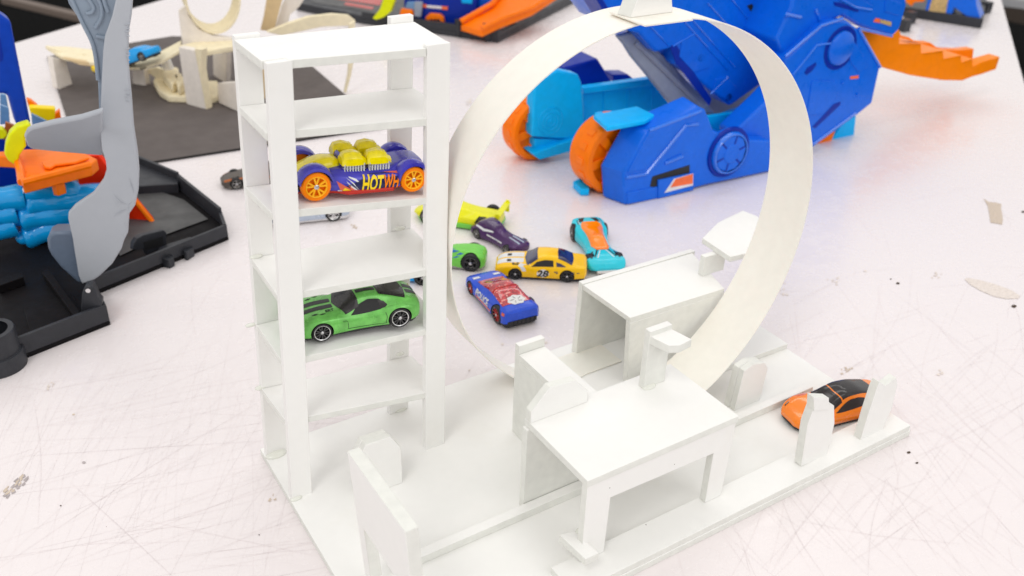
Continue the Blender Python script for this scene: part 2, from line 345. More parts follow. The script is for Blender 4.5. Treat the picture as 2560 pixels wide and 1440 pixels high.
for dx in (1.5, 3.0, 4.5): rows.append([V((n_.x + dx, n_.y + .25, .12)), V((n_.x + dx, f_.y, .12)), V((n_.x + dx, f_.y, .05)), V((n_.x + dx, n_.y + .25, .05))])
lo = MB().loft(rows).build('loop_track', 'cream_strip', root, 0, 40)
pz = 25.2
m = MB().prism([at(*p, pz) for p in [(1524, 29), (1613, 62), (1733, 47), (1650, 15)]], (0, 0, -.1)); m.build('loop_plate', 'cream_strip', lo, .01)
yb = at(1576, 45, pz).y
tr = [aty(x, y, yb) for x, y in [(1576, 45), (1682, 32), (1680, -6), (1664, -60), (1622, -60), (1594, -4)]]
m = MB().prism([V((p.x, p.y, max(p.z, pz + .003))) for p in tr], (-.15, .9, 0), 0, 1); part(m, 'loop_badge', .04, par=lo)
for px, py, z, r in [(690, 1135, 0, .55), (1000, 1022, 0, .42), (1005, 990, 0, .3), (652, 968, 4.8, .3), (740, 1245, 0, .3), (640, 640, 13.1, .3), (1000, 570, 13, .3), (1622, 965, 6.1, .4), (1455, 1325, .45, .35), (1000, 884, 4.9, .25), (626, 812, 8.9, .25)]:
    p = at(px, py, z + .05); MB().ball((p.x, p.y, z + .03), r, sq=(1.2, .7, .4)).build('glue_blob', 'glue', root)

# ---------------------------------------------------------------- toy cars
def car_paint(k, col, rough=.28, coat=.6, metal=0.0, var=.05): mk(k, col, rough, metal=metal, spec=.3, coat=coat * .4, var=var)
car_paint('paint_green', (.16, .53, .10), .27, 1.4, .2, .25)
car_paint('paint_stripe', (.02, .022, .02), .35, .5)
car_paint('paint_orange', (.96, .23, .002), .2, 2.4)
car_paint('paint_yellow', (1.0, .58, .0008), .22, .9)
car_paint('paint_blue', (.018, .085, .66), .25, .8, .0, .1)
car_paint('paint_teal', (.02, .58, .72), .25, .8)
car_paint('paint_purple', (.06, .016, .10), .22, .9, .2)
car_paint('paint_leaf', (.18, .60, .08), .3, .6)
car_paint('paint_lime', (.80, .78, .003), .28, .7)
car_paint('paint_silver', (.48, .55, .66), .25, .7, .3)
car_paint('paint_burnt', (.42, .12, .03), .35, .4)
car_paint('paint_dusk', (.10, .085, .075), .4, .3)
car_paint('paint_sky', (.002, .36, .85), .3, .6)
car_paint('paint_sun', (.98, .70, .004), .3, .6)
car_paint('paint_red', (.52, .022, .012), .25, .7)
car_paint('paint_white', (.74, .75, .77), .3, .5)
car_paint('paint_navy', (.012, .016, .09), .3, .6)
car_paint('decal_blue', (.03, .13, .45), .35, .3)
mk('tail_orange', (.75, .12, .045), .3, coat=.5)
mk('glass_smoke', (.026, .023, .024), .14, spec=.4, coat=.15, var=.2)
mk('glass_navy', (.015, .016, .075), .12, spec=.6, coat=.6)
mk('glass_orange', (1.0, .24, .002), .12, spec=.4, coat=.5)
mk('glass_purple', (.05, .015, .09), .1, spec=.6, coat=.8)
mk('glass_yellow', (.95, .80, .001), .08, spec=.5, coat=.6, var=.12, vscale=3)
mk('body_violet', (.055, .05, .50), .14, spec=.4, coat=.6, trans=.08, var=.25, vscale=.8)
mk('wheel_orange', (1.0, .25, .0008), .4, spec=.2)
mk('wheel_amber', (1.0, .48, .01), .35, spec=.3)
mk('rim_red', (.55, .03, .025), .3, coat=.3)
mk('rim_grey', (.30, .29, .28), .3, metal=.8)
mk('rim_chrome', (.72, .72, .72), .18, metal=1)
mk('rim_black', (.022, .022, .024), .28, coat=.5)
mk('mud', (.16, .14, .12), .6)
# red canopy with glitter flecks
def glitter():
    m = mat('glass_glitter', (.50, .008, .02), .12, spec=.7, coat=1, var=.2); nt = m.node_tree; b = nt.nodes['Principled BSDF']; L = nt.links.new
    tc = nt.nodes.new('ShaderNodeTexCoord'); vo = nt.nodes.new('ShaderNodeTexVoronoi'); vo.inputs['Scale'].default_value = 900; L(tc.outputs['Object'], vo.inputs['Vector'])
    cr = nt.nodes.new('ShaderNodeValToRGB'); cr.color_ramp.elements[0].position = .0; cr.color_ramp.elements[0].color = (.22, 0, .01, 1)
    cr.color_ramp.elements[1].position = .9; cr.color_ramp.elements[1].color = (.75, .02, .03, 1); e = cr.color_ramp.elements.new(.95); e.color = (.95, .4, .35, 1)
    sp = nt.nodes.new('ShaderNodeSeparateColor'); L(vo.outputs['Color'], sp.inputs['Color']); L(sp.outputs['Red'], cr.inputs['Fac']); L(cr.outputs['Color'], b.inputs['Base Color'])
    M['glass_glitter'] = m
glitter()

def herm(xs, ys, x):
    n = len(xs)
    if x <= xs[0]: return ys[0]
    if x >= xs[-1]: return ys[-1]
    i = max(k for k in range(n - 1) if xs[k] <= x); h = xs[i + 1] - xs[i]; t = (x - xs[i]) / h
    def d(k):
        if k == 0 or k == n - 1: return 0 if n < 3 else ((ys[1] - ys[0]) / (xs[1] - xs[0]) if k == 0 else (ys[-1] - ys[-2]) / (xs[-1] - xs[-2]))
        a = (ys[k] - ys[k - 1]) / (xs[k] - xs[k - 1]); b = (ys[k + 1] - ys[k]) / (xs[k + 1] - xs[k])
        return 0 if a * b <= 0 else 2 * a * b / (a + b)
    return (2 * t ** 3 - 3 * t * t + 1) * ys[i] + (t ** 3 - 2 * t * t + t) * h * d(i) + (3 * t * t - 2 * t ** 3) * ys[i + 1] + (t ** 3 - t * t) * h * d(i + 1)

class Body:
    """x = length, t = 0 at the roof's middle line, 9 under the car; positive t is the car's left side"""
    def __init__(s, st, tuck=.93):
        s.st = sorted(st); s.xs = [q[0] for q in s.st]; s.c = [[q[k] for q in s.st] for k in range(6)]; s.tuck = tuck
    def half(s, x):
        zb, zs, zt, w, wt = [herm(s.xs, s.c[k], x) for k in range(1, 6)]
        l = lambda a, b, f: a + (b - a) * f
        return [(0, zb), (w * s.tuck * .94, zb), (w * .995, l(zb, zs, .3)), (w, l(zb, zs, .62)), (w * .955, l(zb, zs, .93)), (l(w, wt, .34), l(zs, zt, .16)),
                (l(w, wt, .70), l(zs, zt, .56)), (wt, l(zs, zt, .90)), (wt * .55, l(zs, zt, .985)), (0, zt)]
    def p(s, x, t):
        q = 9 - min(abs(t), 9); P = s.half(x); i = min(int(q), 8); f = q - i
        p0, p1, p2, p3 = P[max(i - 1, 0)], P[i], P[i + 1], P[min(i + 2, 9)]
        if i == 8: p3 = (-P[8][0], P[8][1])
        c = [.5 * (2 * p1[k] + (p2[k] - p0[k]) * f + (2 * p0[k] - 5 * p1[k] + 4 * p2[k] - p3[k]) * f * f + (3 * p1[k] - p0[k] - 3 * p2[k] + p3[k]) * f ** 3) for k in (0, 1)]
        return V((x, c[0] * (1 if t >= 0 else -1), c[1]))
    def n(s, x, t):
        a = s.p(x + .02, t) - s.p(x - .02, t); b = s.p(x, t + .03) - s.p(x, t - .03); n = a.cross(b)
        c = s.p(x, t) - V((x, 0, .8)); n.normalize()
        return n if n.dot(c) > 0 else -n
    def o(s, x, t, off=.018): return s.p(x, t) + s.n(x, t) * off
    def tz(s, x, z):              # t on the side at height z
        lo, hi = 3.2, 8.0
        for _ in range(30):
            m = (lo + hi) / 2
            if s.p(x, m).z > z: lo = m
            else: hi = m
        return lo
    def mesh(s, nx=46, nt=56):
        mb = MB(); x0, x1 = s.xs[0], s.xs[-1]
        rings = [[s.p(x0 + (x1 - x0) * i / nx, -9 + 18 * j / nt) for j in range(nt)] for i in range(nx + 1)]
        return mb.loft(rings)
    def patch(s, ra, rb, nu=14, nv=8, off=.018, mb=None, m=0):
        def along(r, f):
            k = f * (len(r) - 1); i = min(int(k), len(r) - 2); g = k - i
            return (r[i][0] * (1 - g) + r[i + 1][0] * g, r[i][1] * (1 - g) + r[i + 1][1] * g)
        mb = mb or MB(); rows = []
        for i in range(nu + 1):
            a, b = along(ra, i / nu), along(rb, i / nu)
            rows.append([s.o(a[0] + (b[0] - a[0]) * j / nv, a[1] + (b[1] - a[1]) * j / nv, off) for j in range(nv + 1)])
        return mb.grid(rows, m)

def cut_arches(o, wheels, mat_index):
    bm = bmesh.new(); me = bpy.data.meshes.new('cut')
    for (x, y, r, wd) in wheels:
        for sg in (1, -1):
            q = bmesh.ops.create_cone(bm, cap_ends=True, segments=40, radius1=(r * 1.08) * S, radius2=(r * 1.08) * S, depth=(wd + .9) * S)
            bmesh.ops.rotate(bm, verts=q['verts'], cent=(0, 0, 0), matrix=Matrix.Rotation(R_(90), 3, 'X'))
            bmesh.ops.translate(bm, verts=q['verts'], vec=V((x, sg * (y + .33), r)) * S)
    bm.to_mesh(me); bm.free()
    c = bpy.data.objects.new('cut', me); C.objects.link(c)
    me.materials.append(M['black'])
    md = o.modifiers.new('b', 'BOOLEAN'); md.object = c; md.operation = 'DIFFERENCE'; md.solver = 'EXACT'; md.material_mode = 'TRANSFER'
    # parented root transforms must not disturb the cut
    par = o.parent; o.parent = None
    bpy.context.view_layer.update(); dg = bpy.context.evaluated_depsgraph_get()
    nm = bpy.data.meshes.new_from_object(o.evaluated_get(dg))
    o.modifiers.clear(); o.data = nm; o.parent = par
    bpy.data.objects.remove(c)
    for p in nm.polygons: p.use_smooth = True
    nm.set_sharp_from_angle(angle=R_(40))

def wheel(root, x, y, r, wd, tyre='rubber', rim='rim_black', lip=None, spokes=5, double=False, hub='steel', rr=.72, fill='black'):
    s = 1 if y > 0 else -1; yo = y + s * wd / 2
    mb = MB().lathe([(r * rr, wd / 2 - .02), (r * .9, wd / 2), (r * .98, wd / 2 - .05), (r, wd / 2 - .12), (r, -wd / 2 + .1), (r * .94, -wd / 2), (r * .3, -wd / 2), (r * .3, 0)], (x, y, r), (0, s, 0), 36)
    t = mb.build('wheel', tyre, root)
    mb = MB(); ax = V((0, s, 0)); c = V((x, y, r))
    mb.lathe([(r * rr * 1.02, wd / 2 - .03), (r * rr * .97, wd / 2 + .012), (r * rr * .88, wd / 2 - .01), (r * rr * .86, wd / 2 - .13), (r * rr * .86, .0), (.01, 0.0)], c, ax, 32, 0, lambda i, j: 1 if i < 3 else 2)
    for k in range(spokes):
        for d in ((-.16, .16) if double else (0,)):
            a = 2 * math.pi * k / spokes + .3; u = V((math.cos(a), 0, math.sin(a))); w_ = V((-math.sin(a), 0, math.cos(a)))
            a2 = a + d * 1.5; u2 = V((math.cos(a2), 0, math.sin(a2))); w2 = V((-math.sin(a2), 0, math.cos(a2)))
            h = r * (.055 if double else (.03 if spokes > 8 else .075))
            p0 = c + ax * (wd / 2 - .05) + u * r * .10; p1 = c + ax * (wd / 2 - .015) + u2 * r * rr * .9
            top = [p0 + w_ * h, p0 - w_ * h, p1 - w2 * h * 1.1, p1 + w2 * h * 1.1]
            mb.hexa([p - ax * .09 for p in top], top, 0)
    mb.lathe([(r * .17, wd / 2 - .08), (r * .17, wd / 2 - .01), (r * .1, wd / 2 + .02), (.005, wd / 2 + .02)], c, ax, 14, 0, lambda i, j: 3 if i > 0 else 0)
    mb.build('rim', [rim, lip or rim, fill, hub], t)
    return t

def text_pts(s, bold=False):
    cu = bpy.data.curves.new('txt', 'FONT'); cu.body = s; cu.size = 1; cu.align_x = 'CENTER'; cu.resolution_u = 3; cu.offset = .03 if bold else 0
    o = bpy.data.objects.new('txt', cu); C.objects.link(o); bpy.context.view_layer.update()
    me = bpy.data.meshes.new_from_object(o.evaluated_get(bpy.context.evaluated_depsgraph_get()))
    bm = bmesh.new(); bm.from_mesh(me); bmesh.ops.triangulate(bm, faces=bm.faces)
    for _ in range(3):
        le = [e for e in bm.edges if e.calc_length() > .13]
        if le: bmesh.ops.subdivide_edges(bm, edges=le, cuts=1); bmesh.ops.triangulate(bm, faces=bm.faces)
    bm.to_mesh(me); bm.free()
    vs = [v.co.copy() for v in me.vertices]; fs = [list(p.vertices) for p in me.polygons]
    bpy.data.objects.remove(o); bpy.data.curves.remove(cu); bpy.data.meshes.remove(me); return vs, fs
def text_map(mb, s, fn, m=0, bold=True):      # fn(u, v) -> point
    vs, fs = text_pts(s, bold); mb.add([fn(v.x, v.y) for v in vs], fs, m); return mb

def place(front, rear, z, wb, side_y):
    """near-side (left) wheel contacts -> root location, heading, scale"""
    A, B = V(front), V(rear); d = A - B; sc_ = d.length / wb; h = math.atan2(d.y, d.x)
    mid = (A + B) / 2; left = V((-math.sin(h), math.cos(h), 0))
    c = mid - left * side_y * sc_
    return V((c.x, c.y, z)), h, sc_

def ridges(name, pts_list, r, fn, m, par):
    for pts in pts_list: MB().tube([fn(x, y) for x, y in pts], r, 6).build(name, m, par)
def basic(root, B, paint, wheels, arch=True, name='body', mats=None):
    o = B.mesh().build(name, mats or [paint, 'black'], root, 0, 40)
    if arch: cut_arches(o, wheels, 1)
    return o
def chassis(root, x0, x1, w, z0=.14, z1=.42, m='plastic_black'):
    pts = [(x0, -w * .8), (x0 + .3, -w), (x1 - .5, -w), (x1, -w * .55), (x1, w * .55), (x1 - .5, w), (x0 + .3, w), (x0, w * .8)]
    return MB().prism([(x, y, z0) for x, y in pts], (0, 0, z1 - z0)).build('chassis', m, root, .04)
def strip_(mb, B, xa, xb, za, zb): mb.grid([[B.o(xa + (xb - xa) * i / 3, B.tz(xa, za + (zb - za) * j), .016) for j in (0, 1)] for i in range(4)])
def mirror_patch(B, root, name, ra, rb, m, nu=12, nv=6, off=.018):
    B.patch(ra, rb, nu, nv, off).build(name, m, root); B.patch([(x, -t) for x, t in ra], [(x, -t) for x, t in rb], nu, nv, off).build(name, m, root)

# ---- green striped coupe on the fifth board of the tower
loc, h, k = place(at(806, 851, 9.02), at(999, 815, 8.93), 8.95, 4.3, 1.32)
g = thing('toy_car', 'metallic green toy coupe with black racing stripes parked inside the shelf tower', 'toy car', loc, 'toy cars on and around the tracks', True, scale=k, rot=(0, R_(-1.2), h))
B = Body([(-3.5, .62, 1.0, 1.12, .85, .6), (-3.35, .46, 1.18, 1.36, 1.2, .85), (-2.95, .36, 1.32, 1.56, 1.44, .95), (-2.2, .30, 1.36, 1.76, 1.55, .84), (-1.5, .28, 1.24, 1.95, 1.47, .78),
          (-.6, .28, 1.12, 2.08, 1.37, .74), (.1, .28, 1.08, 2.03, 1.36, .78), (.8, .28, 1.16, 1.66, 1.40, .86), (1.25, .28, 1.24, 1.46, 1.45, .9), (2.1, .28, 1.30, 1.42, 1.53, .95), (2.9, .30, 1.18, 1.28, 1.46, .92), (3.5, .34, .98, 1.06, 1.2, .75), (3.85, .42, .74, .82, .8, .5)])
W4 = [(2.15, 1.22, .57, .5), (-2.15, 1.22, .62, .55)]
basic(g, B, 'paint_green', W4); chassis(g, -3.2, 3.5, 1.25)
B.patch([(.02, -3.2), (.12, 0), (.02, 3.2)], [(.80, -3.75), (1.28, 0), (.80, 3.75)], 20, 10).build('windshield', 'glass_smoke', g)
B.patch([(-1.15, -1.9), (-1.1, 0), (-1.15, 1.9)], [(-2.55, -2.5), (-2.75, 0), (-2.55, 2.5)], 16, 10).build('rear_window', 'glass_smoke', g)
mirror_patch(B, g, 'side_window', [(.5, 4.05), (.1, 3.0), (-.5, 2.55), (-1.1, 2.7), (-1.5, 3.6)], [(.5, 4.2), (.1, 4.25), (-.5, 4.3), (-1.1, 4.2), (-1.5, 3.75)], 'black')
mirror_patch(B, g, 'quarter_glass', [(-1.05, 2.85), (-1.35, 3.1), (-1.5, 3.55)], [(-1.12, 4.1), (-1.38, 4.0), (-1.52, 3.7)], 'glass_smoke', off=.024)
m = MB()
for sg in (1, -1):
    for x0, x1 in ((1.32, 3.75), (-1.05, 0.0), (-3.45, -2.8)):
        B.patch([(x0, sg * .22), ((x0 + x1) / 2, sg * .22), (x1, sg * .22)], [(x0, sg * .95), ((x0 + x1) / 2, sg * .95), (x1, sg * .95)], 14, 3, .015, m)
m.build('racing_stripe', 'paint_stripe', g)
m = MB()
for sg in (1, -1):
    for x0, t0 in ((2.55, 1.7), (2.15, 2.0)):
        B.patch([(x0, sg * t0), (x0 - .2, sg * (t0 - .14)), (x0 - .38, sg * (t0 + .05))], [(x0, sg * t0), (x0 - .2, sg * (t0 + .25)), (x0 - .38, sg * (t0 + .05))], 6, 2, .016, m)
m.build('hood_vent', 'black', g)
mirror_patch(B, g, 'headlight', [(3.1, 3.4), (3.35, 3.0), (3.6, 2.9)], [(3.1, 3.55), (3.35, 3.9), (3.6, 3.6)], 'chrome', 8, 4)
m = MB(); text_map(m, 'SRT', lambda u, v: B.o(1.55 - u * .28, 1.75 - v * .75, .016)); m.build('lettering', 'black', g)
m = MB()
for pts in ([(1.0, 1.02), (.75, .95), (.72, .5)], [(.72, .5), (-1.2, .46), (-1.35, .55)], [(-1.35, .55), (-1.42, .85), (-1.35, 1.12)]):
    path = [B.o(x, B.tz(x, z), .004) for x, z in spl([(a, b, 0) for a, b in pts], 5) for x, z in [(x, z)]] if False else [B.o(q.x, B.tz(q.x, q.y), .004) for q in spl([(a, b, 0) for a, b in pts], 6)]
    m.tube(path, .014, 5)
m.build('door_seam', 'paint_stripe', g)
for pts in ([(1.55, .98), (.6, .92), (-.6, .93), (-1.3, 1.0)], [(1.5, .5), (.2, .42), (-1.2, .44)], [(-1.35, 1.3), (-2.2, 1.42), (-3.1, 1.2)]):
    for sg in (1, -1): MB().tube([B.o(q.x, sg * B.tz(q.x, q.y), -.012) for q in spl([(a, b, 0) for a, b in pts], 6)], .035, 6).build('body_crease', 'paint_green', g)
for x, y, r, wd in W4:
    for sg in (1, -1): wheel(g, x, sg * y, r, wd, rim='rim_black', lip='rim_chrome', spokes=6, double=True, rr=.8)

# ---- violet racer on the third board of the tower
loc, h, k = place(at(789, 501, 17.16), at(1030, 477, 16.72), 16.93, 4.85, 1.36)
g = thing('toy_car', 'translucent violet toy racer with yellow engine scoops and orange wheels on an upper tower shelf', 'toy car', loc, 'toy cars on and around the tracks', True, scale=k, rot=(0, R_(-5.2), h))
B = Body([(-3.3, .55, .95, 1.12, .9, .5), (-3.1, .42, 1.15, 1.38, 1.2, .6), (-2.4, .36, 1.1, 1.45, 1.3, .7), (-1.8, .30, 1.0, 1.32, 1.42, .8), (-1.0, .28, .98, 1.2, 1.48, .9), (-.2, .28, .98, 1.2, 1.48, .9), (.5, .28, 1.0, 1.25, 1.44, .9), (1.1, .28, 1.02, 1.3, 1.36, .9), (1.8, .3, .98, 1.25, 1.2, .8), (2.8, .3, .85, 1.1, 1.1, .7), (3.6, .35, .66, .85, .9, .5), (4.0, .42, .55, .62, .5, .3)])
WR = [(2.43, 1.32, .71, .42), (-2.42, 1.32, .65, .42)]
def fender(mb, cx, cy, r, a0, a1, wd):
    rows = []
    for i in range(19):
        a = R_(a0 + (a1 - a0) * i / 18); e = math.sin(math.pi * i / 18) ** .4
        u = V((math.cos(a), 0, math.sin(a))); c = V((cx, cy, r))
        ro, ri = r + .10 + .20 * e, r + .07
        rows.append([c + u * ri + V((0, wd / 2, 0)), c + u * (ri + (ro - ri) * .7) + V((0, wd / 2, 0)), c + u * ro + V((0, wd * .3, 0)), c + u * ro * 1.015 + V((0, 0, 0)), c + u * ro + V((0, -wd * .3, 0)), c + u * (ri + (ro - ri) * .6) + V((0, -wd / 2, 0)), c + u * ri + V((0, -wd / 2, 0))])
    mb.loft(rows)
o = basic(g, B, 'body_violet', WR)
for sg in (1, -1):
    m = MB(); fender(m, 2.43, sg * 1.2, .71, 8, 168, .74); m.build('fender', 'body_violet', g)
    m = MB(); fender(m, -2.42, sg * 1.2, .65, 2, 176, .74); m.build('fender', 'body_violet', g)
m = MB().prism([(x, y, .16) for x, y in [(-3.35, -.8), (-3.35, .8), (-1.6, 1.2), (-1.4, 1.52), (.9, 1.52), (1.3, 1.2), (3.7, .7), (3.7, -.7), (1.3, -1.2), (.9, -1.52), (-1.4, -1.52), (-1.6, -1.2)]], (0, 0, .2)); m.box(-3.42, -3.2, -1.3, 1.3, .4, .85); m.build('chassis', 'paint_red', g, .06)
def blob(x0, x1, yc, w, z0, prof, nseg=14, ym=8, taper=.72):
    rows = []
    for i in range(nseg + 1):
        f = i / nseg; x = x0 + (x1 - x0) * f; hh = herm([q[0] for q in prof], [q[1] for q in prof], f); ww = w * (.55 + .45 * math.sin(math.pi * min(1, max(0, .12 + f * .8))) ** .6)
        rows.append([V((x, yc - ww / 2, z0)), V((x, yc - ww / 2 * .98, z0 + hh * .55)), V((x, yc - ww / 2 * taper, z0 + hh * .9)), V((x, yc - ww * .2, z0 + hh)), V((x, yc + ww * .2, z0 + hh)), V((x, yc + ww / 2 * taper, z0 + hh * .9)), V((x, yc + ww / 2 * .98, z0 + hh * .55)), V((x, yc + ww / 2, z0))])
    return MB().loft(rows)
for sg in (1, -1):
    for cx in (.42, -.82):
        en = MB()
        for q in range(8):
            x = cx - .48 + q * .137
            en.lathe([(.005, .42), (.05, .40), (.062, .33), (.05, .1), (.07, .05), (.07, 0), (.005, 0)], (x, sg * .98, 1.12), (0, 0, 1), 8)
        en.box(cx - .55, cx + .55, sg * .65 - .33, sg * .65 + .30, 1.05, 1.55)
        e = en.build('engine', 'chrome', g, 0)
        blob(cx + .62, cx - .60, sg * .66, .84, 1.44, [(0, .38), (.08, .55), (.45, .62), (.78, .50), (.9, .32), (1, .26)], 14, 8, .62).build('engine_scoop', 'glass_yellow', e, 0, 28)
        for q in (-.2, 0, .2): MB().tube([(cx + .5, sg * .66 + q, 1.97 - abs(q) * .1), (cx + .1, sg * .66 + q, 2.055 - abs(q) * .1), (cx - .35, sg * .66 + q, 1.93 - abs(q) * .1)], .035, 6).build('scoop_ridge', 'glass_yellow', e)
blob(3.1, .95, 0, 1.35, 1.05, [(0, .05), (.2, .28), (.45, .5), (.7, .6), (.9, .58), (1, .42)], 18).build('canopy', 'glass_yellow', g, 0, 60)
blob(1.0, .75, 0, 1.4, 1.1, [(0, .6), (.5, .7), (1, .5)], 6).build('headrest', 'body_violet', g, .03)
dn = MB()
def sideq(mb, pts, off, m=0, sg=1): mb.add([B.o(x, sg * B.tz(x, z), off) for x, z in pts], [list(range(len(pts)))], m)
def strip(mb, xa, xb, za, zb, off, m=0, n=10):
    rows = [[B.o(xa + (xb - xa) * i / n, B.tz(xa + (xb - xa) * i / n, za(i / n) + (zb(i / n) - za(i / n)) * j / 4), off) for j in range(5)] for i in range(n + 1)]; mb.grid(rows, m)
strip(dn, 1.05, -1.70, lambda f: .33, lambda f: .55 + .50 * min(1, f * 2.2), .014, 0, 24)
dn.build('side_graphic', 'paint_navy', g)
m = MB()
def tri(pts, off, k): sideq(m, pts, off, k)
tri([(1.55, 1.02), (.95, .72), (.35, .34), (1.32, .34)], .022, 0); tri([(1.40, .84), (1.0, .6), (.62, .38), (1.22, .38)], .028, 1); tri([(1.02, .52), (.72, .37), (1.13, .37)], .034, 2)
tri([(.95, .84), (.7, .6), (.36, .35), (.70, .36)], .022, 0); tri([(.86, .66), (.66, .49), (.52, .38), (.7, .39)], .028, 1)
tri([(.95, .98), (.62, .66), (.32, .36), (.62, .74)], .03, 0); tri([(.85, 1.02), (.5, .92), (.36, .78), (.46, .78), (.8, .96)], .03, 0)
tri([(-.9, 1.06), (-1.7, 1.06), (-1.7, .98)], .03, 1)
m.build('flame_decal', ['paint_white', 'tail_orange', 'paint_sun'], g)
m = MB()
def lett(s, xc, zc, sx, sz, k, off):
    text_map(m, s, lambda u, v: B.o(xc - u * sx - (v - .35) * .10, B.tz(xc, zc + (v - .35) * sz), off), k)
for s, xc, hh, k, ww in [('H', .02, 1.0, 0, .50), ('O', -.36, .92, 0, .48), ('T', -.70, .86, 0, .50), ('W', -1.10, .86, 1, .42), ('H', -1.50, .82, 1, .46)]:
    lett(s, xc, .66, ww, hh, k, .04)
m.build('lettering', ['paint_sun', 'wheel_orange', 'paint_navy'], g)
for x, y, r, wd in WR:
    for sg in (1, -1): wheel(g, x, sg * y, r, wd, tyre='wheel_orange', rim='wheel_amber', lip='wheel_amber', spokes=5, double=True, rr=.74, fill='wheel_orange')

# ---- orange coupe on the track base
g = thing('toy_car', 'glossy orange toy coupe with a smoked glass roof on the white track base', 'toy car', (32.95, -10.1, 0.0), 'toy cars on and around the tracks', True, rotz=R_(169), scale=.94)
B = Body([(-3.7, .7, 1.2, 1.32, 1.0, .6), (-3.5, .5, 1.32, 1.52, 1.25, .75), (-2.8, .36, 1.38, 1.72, 1.42, .82), (-2.0, .3, 1.32, 1.95, 1.48, .82), (-1.0, .28, 1.2, 2.2, 1.45, .8), (-.2, .28, 1.12, 2.24, 1.43, .8), (.6, .28, 1.08, 1.98, 1.43, .84), (1.2, .28, 1.16, 1.66, 1.44, .9), (1.7, .28, 1.24, 1.46, 1.46, .95), (2.4, .28, 1.24, 1.36, 1.46, .95), (3.1, .3, 1.06, 1.18, 1.36, .85), (3.6, .34, .82, .94, 1.1, .7), (3.85, .42, .66, .72, .75, .4)])
W4 = [(2.2, 1.14, .55, .5), (-2.2, 1.14, .6, .52)]
basic(g, B, 'paint_orange', W4); chassis(g, -3.5, 3.72, 1.36, .16, .36)
MB().prism([(3.0, -1.35, .3), (3.65, -.85, .3), (3.88, -.4, .3), (3.88, .4, .3), (3.65, .85, .3), (3.0, 1.35, .3), (2.7, 1.0, .3), (2.7, -1.0, .3)], (0, 0, .14)).build('bumper_lip', 'plastic_black', g, .04)
B.patch([(.42, -2.7), (.5, 0), (.42, 2.7)], [(1.3, -3.4), (1.72, 0), (1.3, 3.4)], 20, 10).build('windshield', 'glass_smoke', g)
B.patch([(-2.6, -1.95), (-2.75, 0), (-2.6, 1.95)], [(.34, -2.35), (.42, 0), (.34, 2.35)], 20, 14, .02).build('roof_glass', 'glass_smoke', g)
mirror_patch(B, g, 'side_window', [(1.0, 4.05), (.5, 3.3), (-.2, 2.8), (-1.0, 2.75), (-1.8, 3.2), (-2.2, 3.8)], [(1.0, 4.15), (.5, 4.3), (-.2, 4.35), (-1.0, 4.3), (-1.8, 4.15), (-2.2, 3.9)], 'glass_smoke')
mirror_patch(B, g, 'headlight', [(3.2, 2.6), (3.4, 2.5), (3.55, 2.9)], [(3.1, 3.3), (3.32, 3.3), (3.5, 3.5)], 'black', 6, 4, .012)
m = MB()
for sg in (1, -1):
    for q in range(3): B.patch([(3.16 + q * .12, sg * 2.75), (3.2 + q * .12, sg * 2.75)], [(3.12 + q * .12, sg * 3.2), (3.16 + q * .12, sg * 3.2)], 2, 4, .02, m)
m.build('headlight_bar', 'white', g)
for x, y, r, wd in W4:
    for sg in (1, -1): wheel(g, x, sg * y, r, wd, rim='rim_black', lip='rim_black', spokes=5, rr=.8)

# ---- yellow stock car with the number 28
loc, h, k = place(at(1288, 697), at(1416, 704), TZ, 4.3, 1.2)
g = thing('toy_car', 'yellow toy stock car with white bonnet stripes and the number 28', 'toy car', loc, 'toy cars on and around the tracks', True, rotz=h, scale=max(k, .98))
B = Body([(-3.75, .6, 1.2, 1.32, 1.1, .75), (-3.6, .42, 1.34, 1.45, 1.36, 1.0), (-2.9, .34, 1.38, 1.52, 1.45, 1.05), (-2.5, .3, 1.36, 1.62, 1.46, 1.0), (-1.9, .28, 1.3, 1.95, 1.46, .92), (-1.3, .28, 1.28, 2.1, 1.45, .9), (-.4, .28, 1.25, 2.16, 1.44, .9), (.35, .28, 1.22, 2.08, 1.44, .92), (.9, .28, 1.2, 1.72, 1.44, .98), (1.35, .28, 1.24, 1.46, 1.45, 1.1), (2.2, .28, 1.24, 1.4, 1.45, 1.1), (3.1, .3, 1.15, 1.3, 1.42, 1.05), (3.6, .36, .98, 1.1, 1.3, .95), (3.85, .45, .78, .86, 1.1, .8)])
W4 = [(2.15, 1.17, .54, .5), (-2.15, 1.17, .58, .52)]
basic(g, B, 'paint_yellow', W4); chassis(g, -3.6, 3.6, 1.3)
B.patch([(.32, -2.5), (.4, 0), (.32, 2.5)], [(1.15, -3.3), (1.42, 0), (1.15, 3.3)], 20, 10).build('windshield', 'glass_navy', g)
B.patch([(-1.35, -2.2), (-1.3, 0), (-1.35, 2.2)], [(-2.5, -2.8), (-2.65, 0), (-2.5, 2.8)], 16, 10).build('rear_window', 'glass_navy', g)
mirror_patch(B, g, 'side_window', [(.85, 4.0), (.4, 3.1), (-.3, 2.75), (-.95, 2.8)], [(.85, 4.1), (.4, 4.2), (-.3, 4.2), (-1.0, 4.2)], 'black')
mirror_patch(B, g, 'quarter_window', [(-1.2, 3.1), (-1.6, 3.3), (-2.0, 3.85)], [(-1.25, 4.1), (-1.6, 4.1), (-2.0, 4.0)], 'glass_navy')
m = MB()
for ta, tb in ((-2.6, -1.9), (-1.5, -.18), (.18, 1.5)):
    B.patch([(1.5, ta), (2.6, ta), (3.7, ta)], [(1.5, tb), (2.6, tb), (3.7, tb)], 16, 4, .014, m)
B.patch([(1.75, 1.6), (1.95, 3.5), (1.6, 5.9)], [(1.25, 2.6), (1.55, 3.6), (1.25, 5.9)], 12, 4, .014, m)
m.build('racing_stripe', 'paint_white', g)
m = MB()
